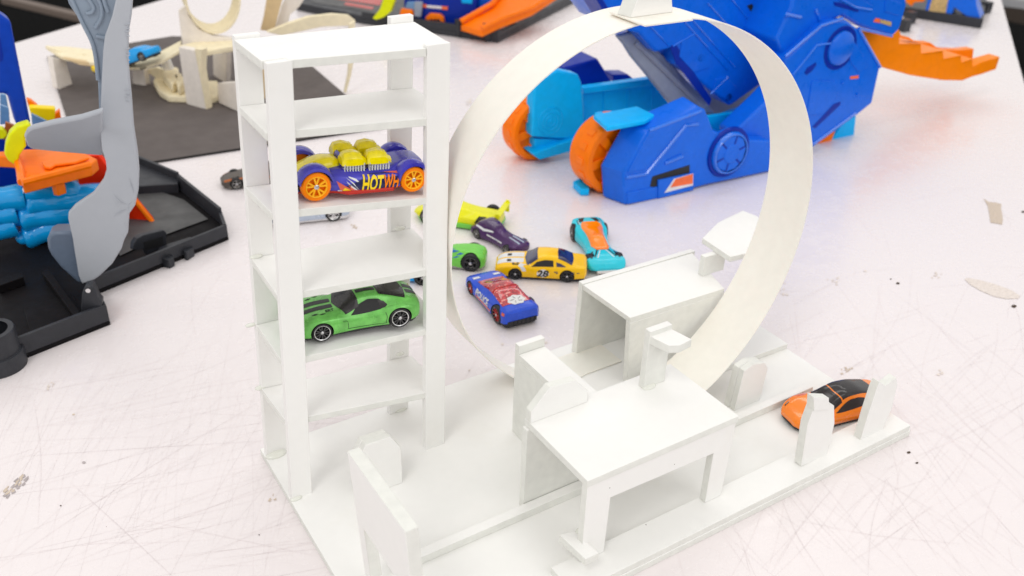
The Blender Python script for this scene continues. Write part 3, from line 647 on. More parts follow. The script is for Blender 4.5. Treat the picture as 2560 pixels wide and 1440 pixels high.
for ta, tb in ((-1.2, -.5), (.5, 1.2)): B.patch([(2.55, ta), (2.9, ta)], [(2.55, tb), (2.9, tb)], 3, 4, .024, m)
m.build('hood_vent', 'black', g)
m = MB(); x0 = -.15
m.add([B.o(x0 + .52 * math.cos(a), B.tz(x0, .78 + .36 * math.sin(a)), .016) for a in [q * math.pi / 8 for q in range(16)]], [list(range(16))]); m.build('number_disc', 'paint_white', g)
m = MB()
for x_, z_, l_ in ((-2.75, .98, .3), (-2.75, .86, .3), (-3.15, .95, .22), (-1.35, .95, .3), (-1.4, .84, .22)): strip_(m, B, x_, x_ + l_, z_, z_ + .07)
m.build('sponsor_mark', 'paint_navy', g)
m = MB(); text_map(m, '28', lambda u, v: B.o(x0 - u * .95 - (v - .35) * .15, B.tz(x0, .78 + (v - .35) * .8), .03))
text_map(m, '28', lambda u, v: B.o(2.15 - (v - .35) * .75, 2.35 + u * 1.5, .03))
m.build('lettering', 'paint_stripe', g)
for x, y, r, wd in W4:
    for sg in (1, -1): wheel(g, x, sg * y, r, wd, rim='rim_black', lip='rim_black', spokes=5, double=True, rr=.78)

# ---- blue police wedge
loc, h, k = place(at(1181, 735), at(1247, 806), TZ, 4.3, 1.2)
g = thing('toy_car', 'blue toy police car with a red glitter canopy parked inside the loop', 'toy car', loc, 'toy cars on and around the tracks', True, rotz=h, scale=k)
B = Body([(-3.35, .5, 1.2, 1.28, 1.2, .95), (-3.25, .45, 1.3, 1.38, 1.36, 1.05), (-2.6, .36, 1.3, 1.52, 1.46, 1.0), (-1.8, .3, 1.24, 1.68, 1.48, .92), (-1.0, .28, 1.14, 1.86, 1.45, .85), (-.2, .28, 1.06, 1.9, 1.42, .82), (.6, .28, 1.0, 1.66, 1.4, .84), (1.3, .28, 1.06, 1.36, 1.4, .9), (2.0, .28, 1.12, 1.24, 1.44, 1.0), (2.9, .3, .98, 1.06, 1.36, 1.0), (3.4, .36, .76, .84, 1.1, .8), (3.6, .45, .62, .68, .8, .6)], .97)
W4 = [(2.15, 1.15, .53, .5), (-2.15, 1.17, .68, .58)]
basic(g, B, 'paint_blue', W4)
m = MB().box(-3.40, -3.15, -1.15, 1.15, .3, .66)
for q in range(7): m.box(-3.45, -3.38, -1.08 + q * .33, -.93 + q * .33, .33, .63)
m.build('rear_grille', 'plastic_black', g, .03)
chassis(g, -3.3, 3.3, 1.3)
B.patch([(-2.55, -2.9), (-1.6, -3.0), (-.6, -3.0), (.5, -3.0), (1.6, -2.4)], [(-2.55, 2.9), (-1.6, 3.0), (-.6, 3.0), (.5, 3.0), (1.6, 2.4)], 24, 20, .022).build('canopy', 'glass_glitter', g)
m = MB()
for pts in ([(-.75, -2.9), (-.75, 0), (-.75, 2.9)],): m.tube([B.o(a, b, .03) for a, b in pts] if False else [B.o(-.75, -2.9 + 5.8 * q / 12, .03) for q in range(13)], .05, 6)
m.build('canopy_rib', 'paint_red', g)
m = MB(); cx, ct = -2.25, -.1
m.add([B.o(cx + .46 * (1 + .08 * math.cos(7 * a)) * math.cos(a), ct + 1.25 * (1 + .08 * math.cos(7 * a)) * math.sin(a), .035) for a in [q * math.pi / 21 for q in range(42)]], [list(range(42))]); bd_ = m.build('badge', 'white', g)
m = MB()
for q in range(5):
    a = q * 2 * math.pi / 5; m.tube([B.o(cx + .12 * math.cos(a), ct + .3 * math.sin(a), .04), B.o(cx + .34 * math.cos(a + .25), ct + .9 * math.sin(a + .25), .04)], .016, 5)
m.build('badge_mark', 'paint_stripe', bd_)
m = MB()
for sg in (1, -1): B.patch([(2.1, sg * 1.0), (2.45, sg * 1.0)], [(2.1, sg * 2.4), (2.45, sg * 2.4)], 3, 6, .02, m)
m.build('hood_lamp', 'white', g)
m = MB(); text_map(m, 'POLICE', lambda u, v: B.o(.15 - u * .62, B.tz(.15, .82 + (v - .35) * .62), .022)); m.build('lettering', 'white', g)
m = MB(); rows = [[B.o(1.2 - 2.5 * i / 10, B.tz(0, .42 + .14 * j), .016) for j in range(2)] for i in range(11)]; m.grid(rows); m.build('side_stripe', 'tail_orange', g)
m = MB()
for sg in (1, -1): B.patch([(-3.2, sg * 4.6), (-2.9, sg * 4.6)], [(-3.2, sg * 5.6), (-2.9, sg * 5.6)], 3, 4, .02, m)
m.build('tail_light', 'tail_orange', g)
for x, y, r, wd in W4:
    for sg in (1, -1): wheel(g, x, sg * y, r, wd, rim='rim_red', lip='rim_black', spokes=10, rr=.82)

# ---- turquoise car with an orange canopy
def free(name, label, p0, p1, z=TZ, L=7.4, **kw):     # root between two ground points, heading p0 -> p1
    d = p1 - p0; h = math.atan2(d.y, d.x); c = (p0 + p1) / 2
    return thing(name, label, 'toy car', (c.x, c.y, z), 'toy cars on and around the tracks', True, rotz=h, scale=d.length / L, **kw)
g = free('toy_car', 'turquoise toy car with an orange canopy and black flashes beside the yellow car', at(1462, 560, .3), at(1520, 690), L=8.0)
B = Body([(-3.7, .8, 1.3, 1.4, .8, .6), (-3.5, .5, 1.45, 1.6, 1.35, .9), (-2.6, .36, 1.45, 1.62, 1.5, .9), (-1.8, .3, 1.3, 1.62, 1.42, .8), (-.9, .28, 1.05, 1.7, 1.2, .6), (0, .28, .95, 1.72, 1.08, .5), (.9, .28, .92, 1.5, 1.1, .5), (1.7, .28, 1.02, 1.3, 1.35, .6), (2.5, .3, 1.15, 1.25, 1.6, .7), (3.2, .34, 1.05, 1.1, 1.62, .8), (3.7, .42, .8, .9, 1.45, .8), (3.95, .5, .62, .7, 1.1, .6)])
W4 = [(2.5, 1.25, .6, .5), (-2.5, 1.25, .72, .55)]
basic(g, B, 'paint_teal', W4)
B.patch([(-2.6, -1.3), (-1.6, -2.7), (-.2, -3.1), (1.1, -3.2), (1.9, -1.4)], [(-2.6, 1.3), (-1.6, 2.7), (-.2, 3.1), (1.1, 3.2), (1.9, 1.4)], 20, 12, .03).build('canopy', 'glass_orange', g)
m = MB()
for sg in (1, -1):
    B.patch([(-3.4, sg * .5), (-2.6, sg * 1.2)], [(-3.3, sg * 1.7), (-2.6, sg * 2.0)], 6, 4, .02, m); B.patch([(-3.1, sg * 2.2), (-2.3, sg * 2.5)], [(-3.0, sg * 2.8), (-2.2, sg * 2.9)], 6, 4, .02, m)
    B.patch([(1.7, sg * 1.0), (2.9, sg * 2.2)], [(1.7, sg * 1.5), (2.9, sg * 2.6)], 6, 4, .02, m); B.patch([(2.0, sg * 2.7), (3.0, sg * 3.2)], [(2.0, sg * 3.3), (3.0, sg * 3.7)], 6, 4, .02, m)
m.build('flash_decal', 'paint_stripe', g)
m = MB()
for sg in (1, -1): B.patch([(1.9, sg * .5), (3.0, sg * 1.5)], [(1.9, sg * .75), (3.0, sg * 1.8)], 6, 3, .02, m); B.patch([(-2.9, sg * 1.9), (-2.1, sg * 2.2)], [(-2.85, sg * 2.1), (-2.1, sg * 2.4)], 6, 3, .024, m)
m.build('white_decal', 'paint_white', g)
MB().box(3.0, 3.98, -.9, .9, .2, .5).build('chassis', 'white', g, .08)
for x, y, r, wd in W4:
    for sg in (1, -1): wheel(g, x, sg * y, r, wd, rim='rim_grey', lip='rim_black', spokes=5)

# ---- purple car
g = free('toy_car', 'dark purple toy car with a domed canopy wedged behind the yellow car', at(1312, 640), at(1192, 575), L=7.4)
B = Body([(-3.6, .5, .9, 1.0, .6, .4), (-3.2, .36, 1.0, 1.2, 1.1, .6), (-2.2, .3, .95, 1.3, 1.3, .6), (-1.2, .28, .9, 1.35, 1.15, .55), (-.3, .28, .9, 1.5, 1.1, .55), (.6, .28, .95, 1.95, 1.15, .6), (1.5, .28, 1.05, 2.1, 1.3, .7), (2.4, .3, 1.1, 1.8, 1.4, .7), (3.1, .36, 1.0, 1.2, 1.3, .7), (3.6, .45, .8, .85, .9, .5)])
W4 = [(2.2, 1.12, .56, .5), (-2.3, 1.12, .5, .5)]
basic(g, B, 'paint_purple', W4)
B.patch([(.2, -2.4), (1.2, -2.9), (2.6, -2.2)], [(.2, 2.4), (1.2, 2.9), (2.6, 2.2)], 14, 12, .025).build('canopy', 'glass_purple', g)
mirror_patch(B, g, 'wing_decal', [(.2, 3.0), (1.4, 3.6), (2.6, 3.2)], [(.2, 3.3), (1.4, 4.2), (2.6, 3.6)], 'paint_white', 10, 3, .02)
mirror_patch(B, g, 'nose_decal', [(-3.2, .6), (-1.6, .5)], [(-3.2, 1.2), (-1.6, 1.0)], 'paint_silver', 8, 3, .02)
mirror_patch(B, g, 'side_pipe', [(-1.5, 4.6), (.8, 4.6)], [(-1.5, 5.2), (.8, 5.2)], 'rim_chrome', 10, 3, .05)
for x, y, r, wd in W4:
    for sg in (1, -1): wheel(g, x, sg * y, r, wd, rim='rim_grey', spokes=5)

# ---- leaf green car half hidden by the loop
c0, c1 = at(1207, 676), at(1078, 668)
g = free('toy_car', 'leaf green toy car with blue flame paint half hidden behind the tower post', c0 + V((.1, .9, 0)), c1 + V((.1, 1.1, 0)), L=5.4)
B = Body([(-3.5, .5, 1.3, 1.4, .9, .6), (-3.2, .4, 1.6, 1.75, 1.35, .9), (-2.3, .34, 1.75, 2.0, 1.5, .95), (-1.4, .3, 1.6, 2.05, 1.45, .85), (-.4, .28, 1.3, 2.0, 1.3, .75), (.5, .28, 1.15, 1.7, 1.25, .7), (1.5, .28, 1.0, 1.3, 1.3, .75), (2.6, .3, .9, 1.05, 1.35, .8), (3.4, .4, .7, .8, 1.1, .7)])
W4 = [(2.2, 1.2, .66, .5), (-2.1, 1.2, .95, .6)]
basic(g, B, 'paint_leaf', W4); chassis(g, -3.2, 3.2, 1.3, m='rim_grey')
m = MB()
for a, b, c, d in ((-.3, 2.2, 1.2, .5), (-1.0, 3.2, .8, .4), (.3, 1.2, 1.5, .5), (-.6, 4.2, .9, .35), (.8, 3.4, 1.0, .4)):
    B.patch([(a - c / 2, b), (a, b - d), (a + c / 2, b + .3)], [(a - c / 2, b), (a, b + d), (a + c / 2, b + .3)], 8, 3, .02, m)
m.build('flame_decal', 'decal_blue', g)
for x, y, r, wd in W4:
    for sg in (1, -1): wheel(g, x, sg * y, r, wd, rim='rim_black', spokes=5)

# ---- lime car on a green chassis
g = free('toy_car', 'lime yellow toy buggy with a rear wing and green chassis behind the purple car', at(1266, 572), at(1042, 536), L=7.4)
B = Body([(-3.3, .5, .95, 1.1, .8, .5), (-2.6, .4, 1.0, 1.2, 1.2, .6), (-1.6, .36, 1.0, 1.25, 1.25, .6), (-.6, .34, .98, 1.4, 1.2, .6), (.3, .34, 1.0, 1.6, 1.2, .6), (1.1, .34, 1.05, 1.5, 1.25, .6), (2.0, .34, 1.0, 1.2, 1.3, .7), (3.0, .36, .8, .95, 1.1, .6), (3.7, .45, .55, .6, .5, .3)])
W4 = [(2.3, 1.2, .6, .5), (-2.2, 1.2, .62, .5)]
basic(g, B, 'paint_lime', W4); chassis(g, -3.3, 3.3, 1.35, .15, .5, m='paint_leaf')
m = MB().box(-3.6, -3.1, -1.35, 1.35, 1.55, 1.65); m.box(-3.5, -3.2, -1.4, -1.28, .8, 1.8); m.box(-3.5, -3.2, 1.28, 1.4, .8, 1.8); m.build('rear_wing', 'paint_lime', g, .03)
mirror_patch(B, g, 'fin_decal', [(.6, 2.4), (1.6, 2.6)], [(.7, 3.2), (1.7, 3.3)], 'wheel_orange', 6, 3)
B.patch([(.2, -1.9), (1.3, -1.9)], [(.2, 1.9), (1.3, 1.9)], 8, 8, .02).build('canopy', 'glass_smoke', g)
for x, y, r, wd in W4:
    for sg in (1, -1): wheel(g, x, sg * y, r, wd, rim='rim_grey', spokes=5)

# ---- plainer cars further back
def coupe(label, loc, h, k, paint, glass='glass_smoke', rim='rim_chrome', low=None, rot=None, roofp=None):
    g = thing('toy_car', label, 'toy car', loc, 'toy cars on and around the tracks', True, rotz=h, scale=k, rot=rot)
    B = Body([(-3.6, .6, 1.1, 1.2, 1.0, .7), (-3.4, .42, 1.25, 1.36, 1.3, .9), (-2.5, .32, 1.28, 1.5, 1.4, .95), (-1.6, .28, 1.22, 1.9, 1.42, .85), (-.6, .28, 1.18, 2.05, 1.4, .82), (.2, .28, 1.12, 1.95, 1.4, .85), (1.0, .28, 1.08, 1.45, 1.4, .95), (1.6, .28, 1.06, 1.24, 1.4, 1.0), (2.6, .3, .96, 1.1, 1.36, .95), (3.3, .36, .76, .88, 1.1, .8), (3.6, .45, .62, .7, .8, .6)])
    W4 = [(2.15, 1.14, .62, .5), (-2.15, 1.14, .64, .52)]
    basic(g, B, paint, W4); chassis(g, -3.4, 3.4, 1.3, m=low or 'plastic_black')
    B.patch([(.25, -2.6), (.3, 0), (.25, 2.6)], [(.95, -3.3), (1.25, 0), (.95, 3.3)], 14, 8).build('windshield', glass, g)
    B.patch([(-1.5, -2.3), (-1.45, 0), (-1.5, 2.3)], [(-2.4, -2.7), (-2.5, 0), (-2.4, 2.7)], 12, 8).build('rear_window', glass, g)
    mirror_patch(B, g, 'side_window', [(.7, 4.0), (.2, 3.1), (-.6, 2.8), (-1.5, 3.2)], [(.7, 4.1), (.2, 4.2), (-.6, 4.25), (-1.5, 4.1)], glass)
    for x, y, r, wd in W4:
        for sg in (1, -1): wheel(g, x, sg * y, r, wd, rim=rim, spokes=5)
    return g, B
loc, h, k = place(at(702, 566), at(836, 552), TZ, 4.3, 1.2); coupe('silver blue toy car lying low behind the tower posts', loc, h, k * .98, 'paint_silver', low='rim_chrome')
loc, h, k = place(at(594, 473), at(700, 461), TZ, 4.3, 1.2); g, B = coupe('brown and orange toy car standing behind the left tower post', loc, h, max(k, .95), 'paint_dusk', rim='rim_grey', low='mud')
m = MB()
for sg in (1, -1):
    B.patch([(.6, sg * 3.9), (2.2, sg * 2.2), (3.3, sg * 1.6)], [(.6, sg * 5.0), (2.2, sg * 3.9), (3.3, sg * 4.2)], 12, 5, .02, m); B.patch([(-1.0, sg * 4.6), (.4, sg * 4.6)], [(-1.4, sg * 5.6), (.2, sg * 5.8)], 6, 4, .02, m); B.patch([(-1.2, sg * .8), (.1, sg * .8)], [(-1.2, sg * 2.0), (.1, sg * 2.0)], 6, 4, .02, m)
m.build('side_graphic', 'paint_burnt', g)
p0 = at(1052, 700); p1 = at(966, 704)
g = thing('toy_car', 'bright blue toy car with big black wheels mostly hidden behind the green coupe', 'toy car', ((p0.x + p1.x) / 2 + .3, (p0.y + p1.y) / 2 + .1, TZ), 'toy cars on and around the tracks', True, rotz=R_(150), scale=.62)
B = Body([(-3.4, .5, 1.1, 1.2, .9, .7), (-2.4, .4, 1.3, 1.5, 1.2, .8), (-1, .34, 1.3, 2.0, 1.2, .8), (.4, .34, 1.2, 1.9, 1.2, .8), (1.4, .34, 1.1, 1.3, 1.2, .9), (3.0, .4, .9, 1.0, 1.1, .8), (3.5, .5, .7, .75, .8, .6)])
W4 = [(2.1, 1.2, .9, .7), (-2.2, 1.25, 1.15, .9)]
basic(g, B, 'paint_sky', W4)
for x, y, r, wd in W4:
    for sg in (1, -1): wheel(g, x, sg * y, r, wd, rim='rim_black', spokes=5)

# ---------------------------------------------------------------- big blue hauler toy
mk('frame_blue', (.001, .05, .46), .36, spec=.22)
mk('toy_blue', (.001, .135, .76), .33, spec=.3, coat=.15, var=.05)
mk('trim_blue', (.002, .16, .80), .16, spec=.6, coat=.8)
mk('toy_navy', (.001, .025, .34), .36, spec=.22, coat=.06, var=.05)
mk('toy_cyan', (.001, .47, .98), .36, spec=.22, coat=.06, var=.05)
mk('toy_orange', (1.0, .20, .0006), .36, spec=.22, coat=.06, var=.05)
mk('toy_tail_orange', (1.0, .255, .0004), .36, spec=.22, coat=.06, var=.05)
mk('toy_red', (.85, .03, .001), .36, spec=.22, coat=.06, var=.05)
mk('toy_lime', (.74, .80, .004), .36, spec=.22, coat=.06, var=.05)
mk('toy_yellow', (.98, .72, .002), .36, spec=.22, coat=.06, var=.05)
mk('toy_grey', (.43, .455, .50), .36, spec=.4, var=.012)
mk('scoop_grey', (.26, .32, .40), .34, spec=.5, var=.04)
mk('toy_slate', (.13, .17, .24), .33, spec=.5, var=.05)
mk('shutter_grey', (.30, .34, .42), .35, spec=.5, var=.06)
mk('tray_dark', (.027, .029, .036), .42, spec=.5, var=.1, bump=.1, bscale=8)
mk('tray_inner', (.007, .006, .007), .6, spec=.15)
mk('tray_floor', (.085, .085, .085), .5, var=.3, vscale=.4)
mk('smoke_clear', (.16, .34, .62), .1, spec=.6, trans=.15)
mk('sea_blue', (.002, .36, .85), .2, spec=.4, coat=.5, var=.05)
mk('sticker_white', (.80, .78, .78), .4)
mk('sticker_orange', (.95, .16, .04), .4)
mk('sticker_multi', (.55, .38, .16), .4, var=.6, vscale=6)
mk('mat_grey', (.13, .112, .106), .8, spec=.25, var=.10, vscale=.3, bump=.3, bscale=5)
mk('mat_edge', (.02, .018, .018), .8)
mk('cream_board', (.90, .80, .56), .6, spec=.3, var=.06)
mk('cream_face', (.86, .80, .73), .6, spec=.3, var=.05)
mk('tan_strip', (.74, .56, .32), .6, spec=.3, var=.05)
z1 = lambda x, y: (1240 + x * .38892, y * .38892)
z2 = lambda x, y: (1440 + x * .33607, y * .33607)
zb = lambda x, y: (1800 + x * .36105, y * .36105)
Y1 = V((0, 1, 0))
A1 = at(1563, 514)
hd = V((math.cos(R_(-2.8)), math.sin(R_(-2.8)), 0)); hn = V((-hd.y, hd.x, 0))
def pl(d): return A1 + hn * d
root = thing('hauler_toy', 'large blue dinosaur hauler toy with orange wheels and a long orange tail', 'toy truck', (A1.x + 12, A1.y + 6, TZ))
def hs(name, px, d, th, m, bev=.18, par=root, tilt=None):
    mb = MB(); N = hn if tilt is None else tilt; slab(mb, px, pl(d), N, th); return mb.build(name, m, par, bev, seg=3)
# near wheel cover
cover = [(1563, 513), (1559, 432), (1619, 331), (1748, 268), (1764, 274), (1784, 327), (1842, 350), (1930, 352), (1930, 428), (1765, 463), (1644, 498)]
cv = MB(); P0 = pl(0)
f = [onp(x, y, P0, hn) for x, y in cover]; cen_ = sum(f, V()) / len(f)
back = [p + hn * 2.6 + V((-.0, 0, 0)) for p in f]
for i in (0, 1, 2): back[i] = back[i] + hd * -.9
for i in (2, 3): back[i] = back[i] + V((0, 0, .35))
cv.hexa(f, back); co_ = cv.build('wheel_cover', 'toy_blue', root, .22, seg=3)
hubc = onp(1829, 385, pl(-.55), hn); hr = 2.3
hub = MB().lathe([(.01, -.1), (hr * .42, -.1), (hr * .44, .02), (hr * .8, .02), (hr * .86, .12), (hr, .55), (hr, 1.4)], hubc, hn, 10).build('hub_disc', 'toy_blue', co_, .06)
m = MB()
for k in range(6):
    a = k * math.pi / 3 + .3; u = hd * math.cos(a) + V((0, 0, math.sin(a))); w_ = hd * -math.sin(a) + V((0, 0, math.cos(a)))
    p, q = hubc + u * hr * .44 + hn * .01, hubc + u * hr * .8 + hn * .01; m.hexa([p + w_ * .09 + hn * .1, p - w_ * .09 + hn * .1, q - w_ * .09 + hn * .1, q + w_ * .09 + hn * .1], [p + w_ * .09 - hn * .02, p - w_ * .09 - hn * .02, q - w_ * .09 - hn * .02, q + w_ * .09 - hn * .02])
m.build('hub_groove', 'toy_navy', hub)
MB().lathe([(hr * .98, .35), (hr * 1.12, .35), (hr * 1.16, .6), (hr * 1.0, .7)], hubc, hn, 28).build('hub_ring', 'toy_navy', hub)
MB().lathe([(hr * .84, -.02), (hr * .9, -.05), (hr * .97, .2), (hr * .97, .5)], hubc, hn, 30).build('hub_rim', 'trim_blue', hub)
hs('slot', [z1(990, 1200), z1(1005, 1135), z1(1245, 1060), z1(1245, 1110), z1(1050, 1165), z1(1040, 1205)], -.03, .2, 'black', 0, co_)
st_ = hs('sticker_plate', [z1(1045, 1160), z1(1270, 1112), z1(1270, 1222), z1(1042, 1278)], -.22, .4, 'toy_blue', .05, co_)
hs('sticker', [z1(1083, 1240), z1(1145, 1150), z1(1268, 1115), z1(1266, 1192)], -.25, .02, 'sticker_white', 0, co_); hs('sticker', [z1(1122, 1205), z1(1155, 1152), z1(1266, 1118), z1(1264, 1180)], -.28, .02, 'sticker_orange', 0, co_)
ridges('trim_ridge', ([z1(835, 1140), z1(965, 1118), z1(1220, 805), z1(1300, 798)], [z1(985, 838), z1(1315, 712)], [z1(1085, 1050), z1(1180, 1010), z1(1200, 1005)]), .17, lambda x, y: onp(x, y, pl(-.02), hn), 'trim_blue', co_)
m = MB().prism([onp(*z1(845, 1240), pl(-.12), hn), onp(*z1(1040, 1200), pl(-.12), hn), onp(*z1(1040, 1275), pl(-.12), hn), onp(*z1(845, 1315), pl(-.12), hn)], hn * .3); m.build('foot_ledge', 'toy_blue', co_, .08)
# thigh panel
th = [(1838, 330), (1917, 255), (1972, 196), (1962, 150), (2053, 66), (2085, 50), (2118, 52), (2147, 73), (2201, 168), (2181, 258), (2143, 289), (2029, 372), (1925, 430), (1850, 440)]
tg = hs('thigh_panel', th, 1.6, 2.6, 'toy_blue', .25)
kc = onp(*zb(840, 335), pl(1.45), hn)
kn = MB().lathe([(.01, -.35), (1.35, -.35), (1.75, -.1), (1.85, .3)], kc, hn, 28).build('knee_disc', 'toy_blue', tg, .05)
m = MB().lathe([(1.86, .08), (2.25, .08), (2.3, .14)], kc - hn * .02 + V((0, 0, -.0)), hn, 28); m.build('knee_groove', 'toy_navy', tg)
for px in ([zb(585, 505), zb(605, 470), zb(665, 432), zb(668, 450), zb(640, 490), zb(600, 520)], [zb(640, 605), zb(670, 580), zb(720, 585), zb(705, 610), zb(665, 625)], [zb(640, 880), zb(790, 720), zb(835, 705), zb(835, 725), zb(660, 890)]):
    hs('slot', px, 1.55, .1, 'toy_navy', .02, tg)
hs('sticker', [zb(902, 530), zb(960, 522), zb(958, 543), zb(902, 548)], 1.56, .02, 'sticker_orange', 0, tg)
ridges('trim_ridge', ([zb(500, 520), zb(670, 310), zb(765, 300)], [zb(1110, 465), zb(960, 200)], [zb(640, 1000), zb(940, 780)], [zb(450, 390), zb(700, 175), zb(850, 128)]), .16, lambda x, y: onp(x, y, pl(1.58), hn), 'trim_blue', tg)
# upper body, tipped up and open underneath
ub = [(1597, 84), (1625, 116), (1640, 132), (1692, 118), (1690, 162), (1760, 214), (1826, 266), (1925, 196), (1985, 130), (2060, 60), (2130, -60), (1470, -70), (1494, 0), (1545, 70)]
u = hs('upper_body', ub, 7.5, 7, 'toy_blue', .3)
for px, m_ in (([z2(700, 345), z2(745, 330), z2(1010, 740), z2(990, 790), z2(745, 470)], 'toy_navy'), ([z2(1275, 45), z2(1310, 30), z2(1440, 235), z2(1415, 245)], 'black'), ([z2(1350, -10), z2(1395, -12), z2(1440, 60), z2(1420, 80)], 'black')):
    hs('recess', px, 7.42, .12, m_, .03, u)
for c in ((930, 432), (1135, 725)):
    p = onp(*z2(*c), pl(7.38), hn); MB().lathe([(.01, 0), (.42, 0), (.44, .1)], p, hn, 16).build('screw_hole', 'toy_navy', u)
ridges('trim_ridge', ([z2(810, 160), z2(1130, 520)], [z2(880, 250), z2(720, 345)], [z2(870, 150), z2(1180, 500)], [z2(1130, 570), z2(1000, 700)], [z2(560, 200), z2(700, 345)], [z2(1150, -20), z2(1440, 330)], [z2(980, 20), z2(1260, 330)]), .1, lambda x, y: onp(x, y, pl(7.45), hn), 'trim_blue', u)
hs('side_plate', [(1497, -20), (1556, 78), (1544, 84), (1486, -10)], 7.0, 3, 'toy_navy', .1, u)
hs('cyan_strut', [z2(1445, -20), z2(1560, -20), z2(1470, 190), z2(1415, 215)], 6.2, 1, 'toy_cyan', .1); hs('red_tab', [z2(1415, 215), z2(1450, 235), z2(1440, 262), z2(1420, 245)], 6.1, .6, 'toy_red', .05)
# head block at the upper right
hdp = [(1992, -60), (1978, 20), (1940, 100), (1962, 148), (2060, 58), (2105, 40), (2150, 66), (2232, 92), (2250, 74), (2268, 12), (2258, -60)]
hb = hs('head_block', hdp, 2.6, 6, 'toy_blue', .3)
hs('slot', [zb(790, 15), zb(830, 18), zb(960, 65), zb(960, 85), zb(800, 40)], 2.5, .14, 'toy_navy', .03, hb); hs('sticker', [zb(1062, 150), zb(1080, 125), zb(1108, 130), zb(1108, 160)], 2.55, .02, 'sticker_orange', 0, hb); hs('sticker', [zb(1112, 132), zb(1188, 152), zb(1186, 182), zb(1112, 160)], 2.55, .02, 'sticker_multi', 0, hb)
ridges('trim_ridge', ([zb(830, -10), zb(930, 50), zb(1050, 72)], [zb(960, 195), zb(1190, 250)], [zb(660, 60), zb(690, 140)], [zb(450, 95), zb(560, 120)]), .16, lambda x, y: onp(x, y, pl(2.55), hn), 'trim_blue', hb)
hs('panel_step', [z1(1105, 1030), z1(1195, 990), z1(1205, 1008), z1(1110, 1050)], -.12, .2, 'toy_blue', .04, co_)
hs('panel_step', [z1(985, 850), z1(1205, 760), z1(1215, 790), z1(960, 1085), z1(845, 1110)], -.10, .2, 'toy_blue', .05, co_)
hs('panel_step', [zb(640, 560), zb(790, 560), zb(815, 660), zb(720, 790), zb(600, 800)], 1.5, .2, 'toy_blue', .05, tg)
hs('panel_step', [zb(905, 250), zb(960, 330), zb(1030, 460), zb(960, 500), zb(900, 420)], 1.5, .2, 'toy_blue', .05, tg)
hs('panel_step', [z2(790, 300), z2(870, 250), z2(1010, 420), z2(1000, 500), z2(880, 540), z2(770, 420)], 7.38, .2, 'toy_blue', .05, u)
hs('panel_step', [z2(1040, 590), z2(1120, 570), z2(1200, 650), z2(1140, 760), z2(1020, 680)], 7.38, .2, 'toy_blue', .05, u)
hs('panel_step', [zb(820, -20), zb(960, -20), zb(1060, 40), zb(1040, 62), zb(930, 40), zb(830, 0)], 2.48, .2, 'toy_blue', .05, hb)
hs('panel_step', [zb(1150, -10), zb(1260, 20), zb(1240, 110), zb(1140, 80)], 2.5, .2, 'toy_blue', .05, hb)
p = onp(*zb(850, 570), pl(1.55), hn); MB().lathe([(.01, -.12), (.16, -.1), (.2, .05)], p, hn, 12).build('screw_cap', 'toy_blue', tg)
p = onp(*zb(950, 655), pl(1.55), hn); MB().lathe([(.01, -.12), (.16, -.1), (.2, .05)], p, hn, 12).build('screw_cap', 'toy_blue', tg)
# tail
zt = lambda x, y: (2140 + x / 6, y / 6)
tl = [zt(*p) for p in [(40, 430), (520, 555), (650, 450), (655, 660), (800, 655), (980, 655), (985, 805), (1310, 760), (1320, 885), (1580, 830), (1590, 940), (1750, 880), (1760, 1000), (1880, 930), (2160, 850), (2100, 1040), (1900, 1110), (1750, 1150), (1600, 1210), (1300, 1205), (820, 1130), (390, 1010)]]
ta = hs('tail', tl, 5.2, 1.6, 'toy_tail_orange', .08)
tl2 = [zt(*p) for p in [(500, 520), (650, 450), (680, 540), (800, 560), (860, 600), (980, 640), (1120, 640), (1200, 700), (1300, 740), (1560, 750), (1770, 730), (1750, 900), (1600, 1150), (800, 1000)]]
hs('tail_side', tl2, 8.6, 1.2, 'toy_tail_orange', .08, ta)
m = MB()
for a, b in (((655, 655), (980, 655)), ((985, 800), (1310, 755)), ((1320, 880), (1580, 825)), ((1590, 935), (1750, 880))):
    p, q = onp(*zt(*a), pl(5.2), hn), onp(*zt(*b), pl(5.2), hn); m.hexa([p - V((0, 0, .3)), q - V((0, 0, .3)), q + hn * 3.2 - V((0, 0, .3)), p + hn * 3.2 - V((0, 0, .3))], [p, q, q + hn * 3.2, p + hn * 3.2])
m.build('tail_steps', 'toy_tail_orange', ta, .05)
# feet, cyan chassis
hs('cyan_foot', [zb(768, 975), zb(850, 858), zb(945, 800), zb(930, 950), zb(880, 1015), zb(815, 1022)], 4.2, 2, 'toy_cyan', .15); hs('orange_foot', [zb(632, 1020), zb(800, 905), zb(770, 985), zb(650, 1085), zb(632, 1095)], 4.0, 2, 'toy_orange', .1)
pt = [z1(625, 735), z1(905, 680), z1(1020, 735), z1(960, 770), z1(715, 815)]
zz = at(*z1(700, 1290)).z + 7.0
tpz = above(onp(*z1(640, 1290), pl(2.2), hn), z1(0, 775)[1])
cp = MB().prism([at(x, y, tpz) for x, y in pt], (0, 0, -.5)); p = at(*z1(650, 745), tpz - .7); cp.box(p.x, p.x + .8, p.y - .3, p.y + .5, 1.5, tpz - .48); cp.build('fender_plate', 'toy_cyan', root, .12)
D2 = 12.5
ch = hs('chassis_end', [z1(232, 880), z1(247, 540), z1(330, 485), z1(400, 452), z1(530, 478), z1(552, 530), z1(575, 870), z1(545, 905)], D2, 1.5, 'toy_cyan', .2)
hs('chassis_foot', [z1(235, 990), z1(285, 1030), z1(520, 965), z1(640, 905), z1(640, 850), z1(430, 920)], D2 - .6, 3, 'toy_cyan', .15, ch)
hs('chassis_sill', [z1(250, 893), z1(545, 895), z1(640, 850), z1(640, 930), z1(250, 985)], D2 + .3, 2, 'toy_cyan', .1, ch)
m = MB()
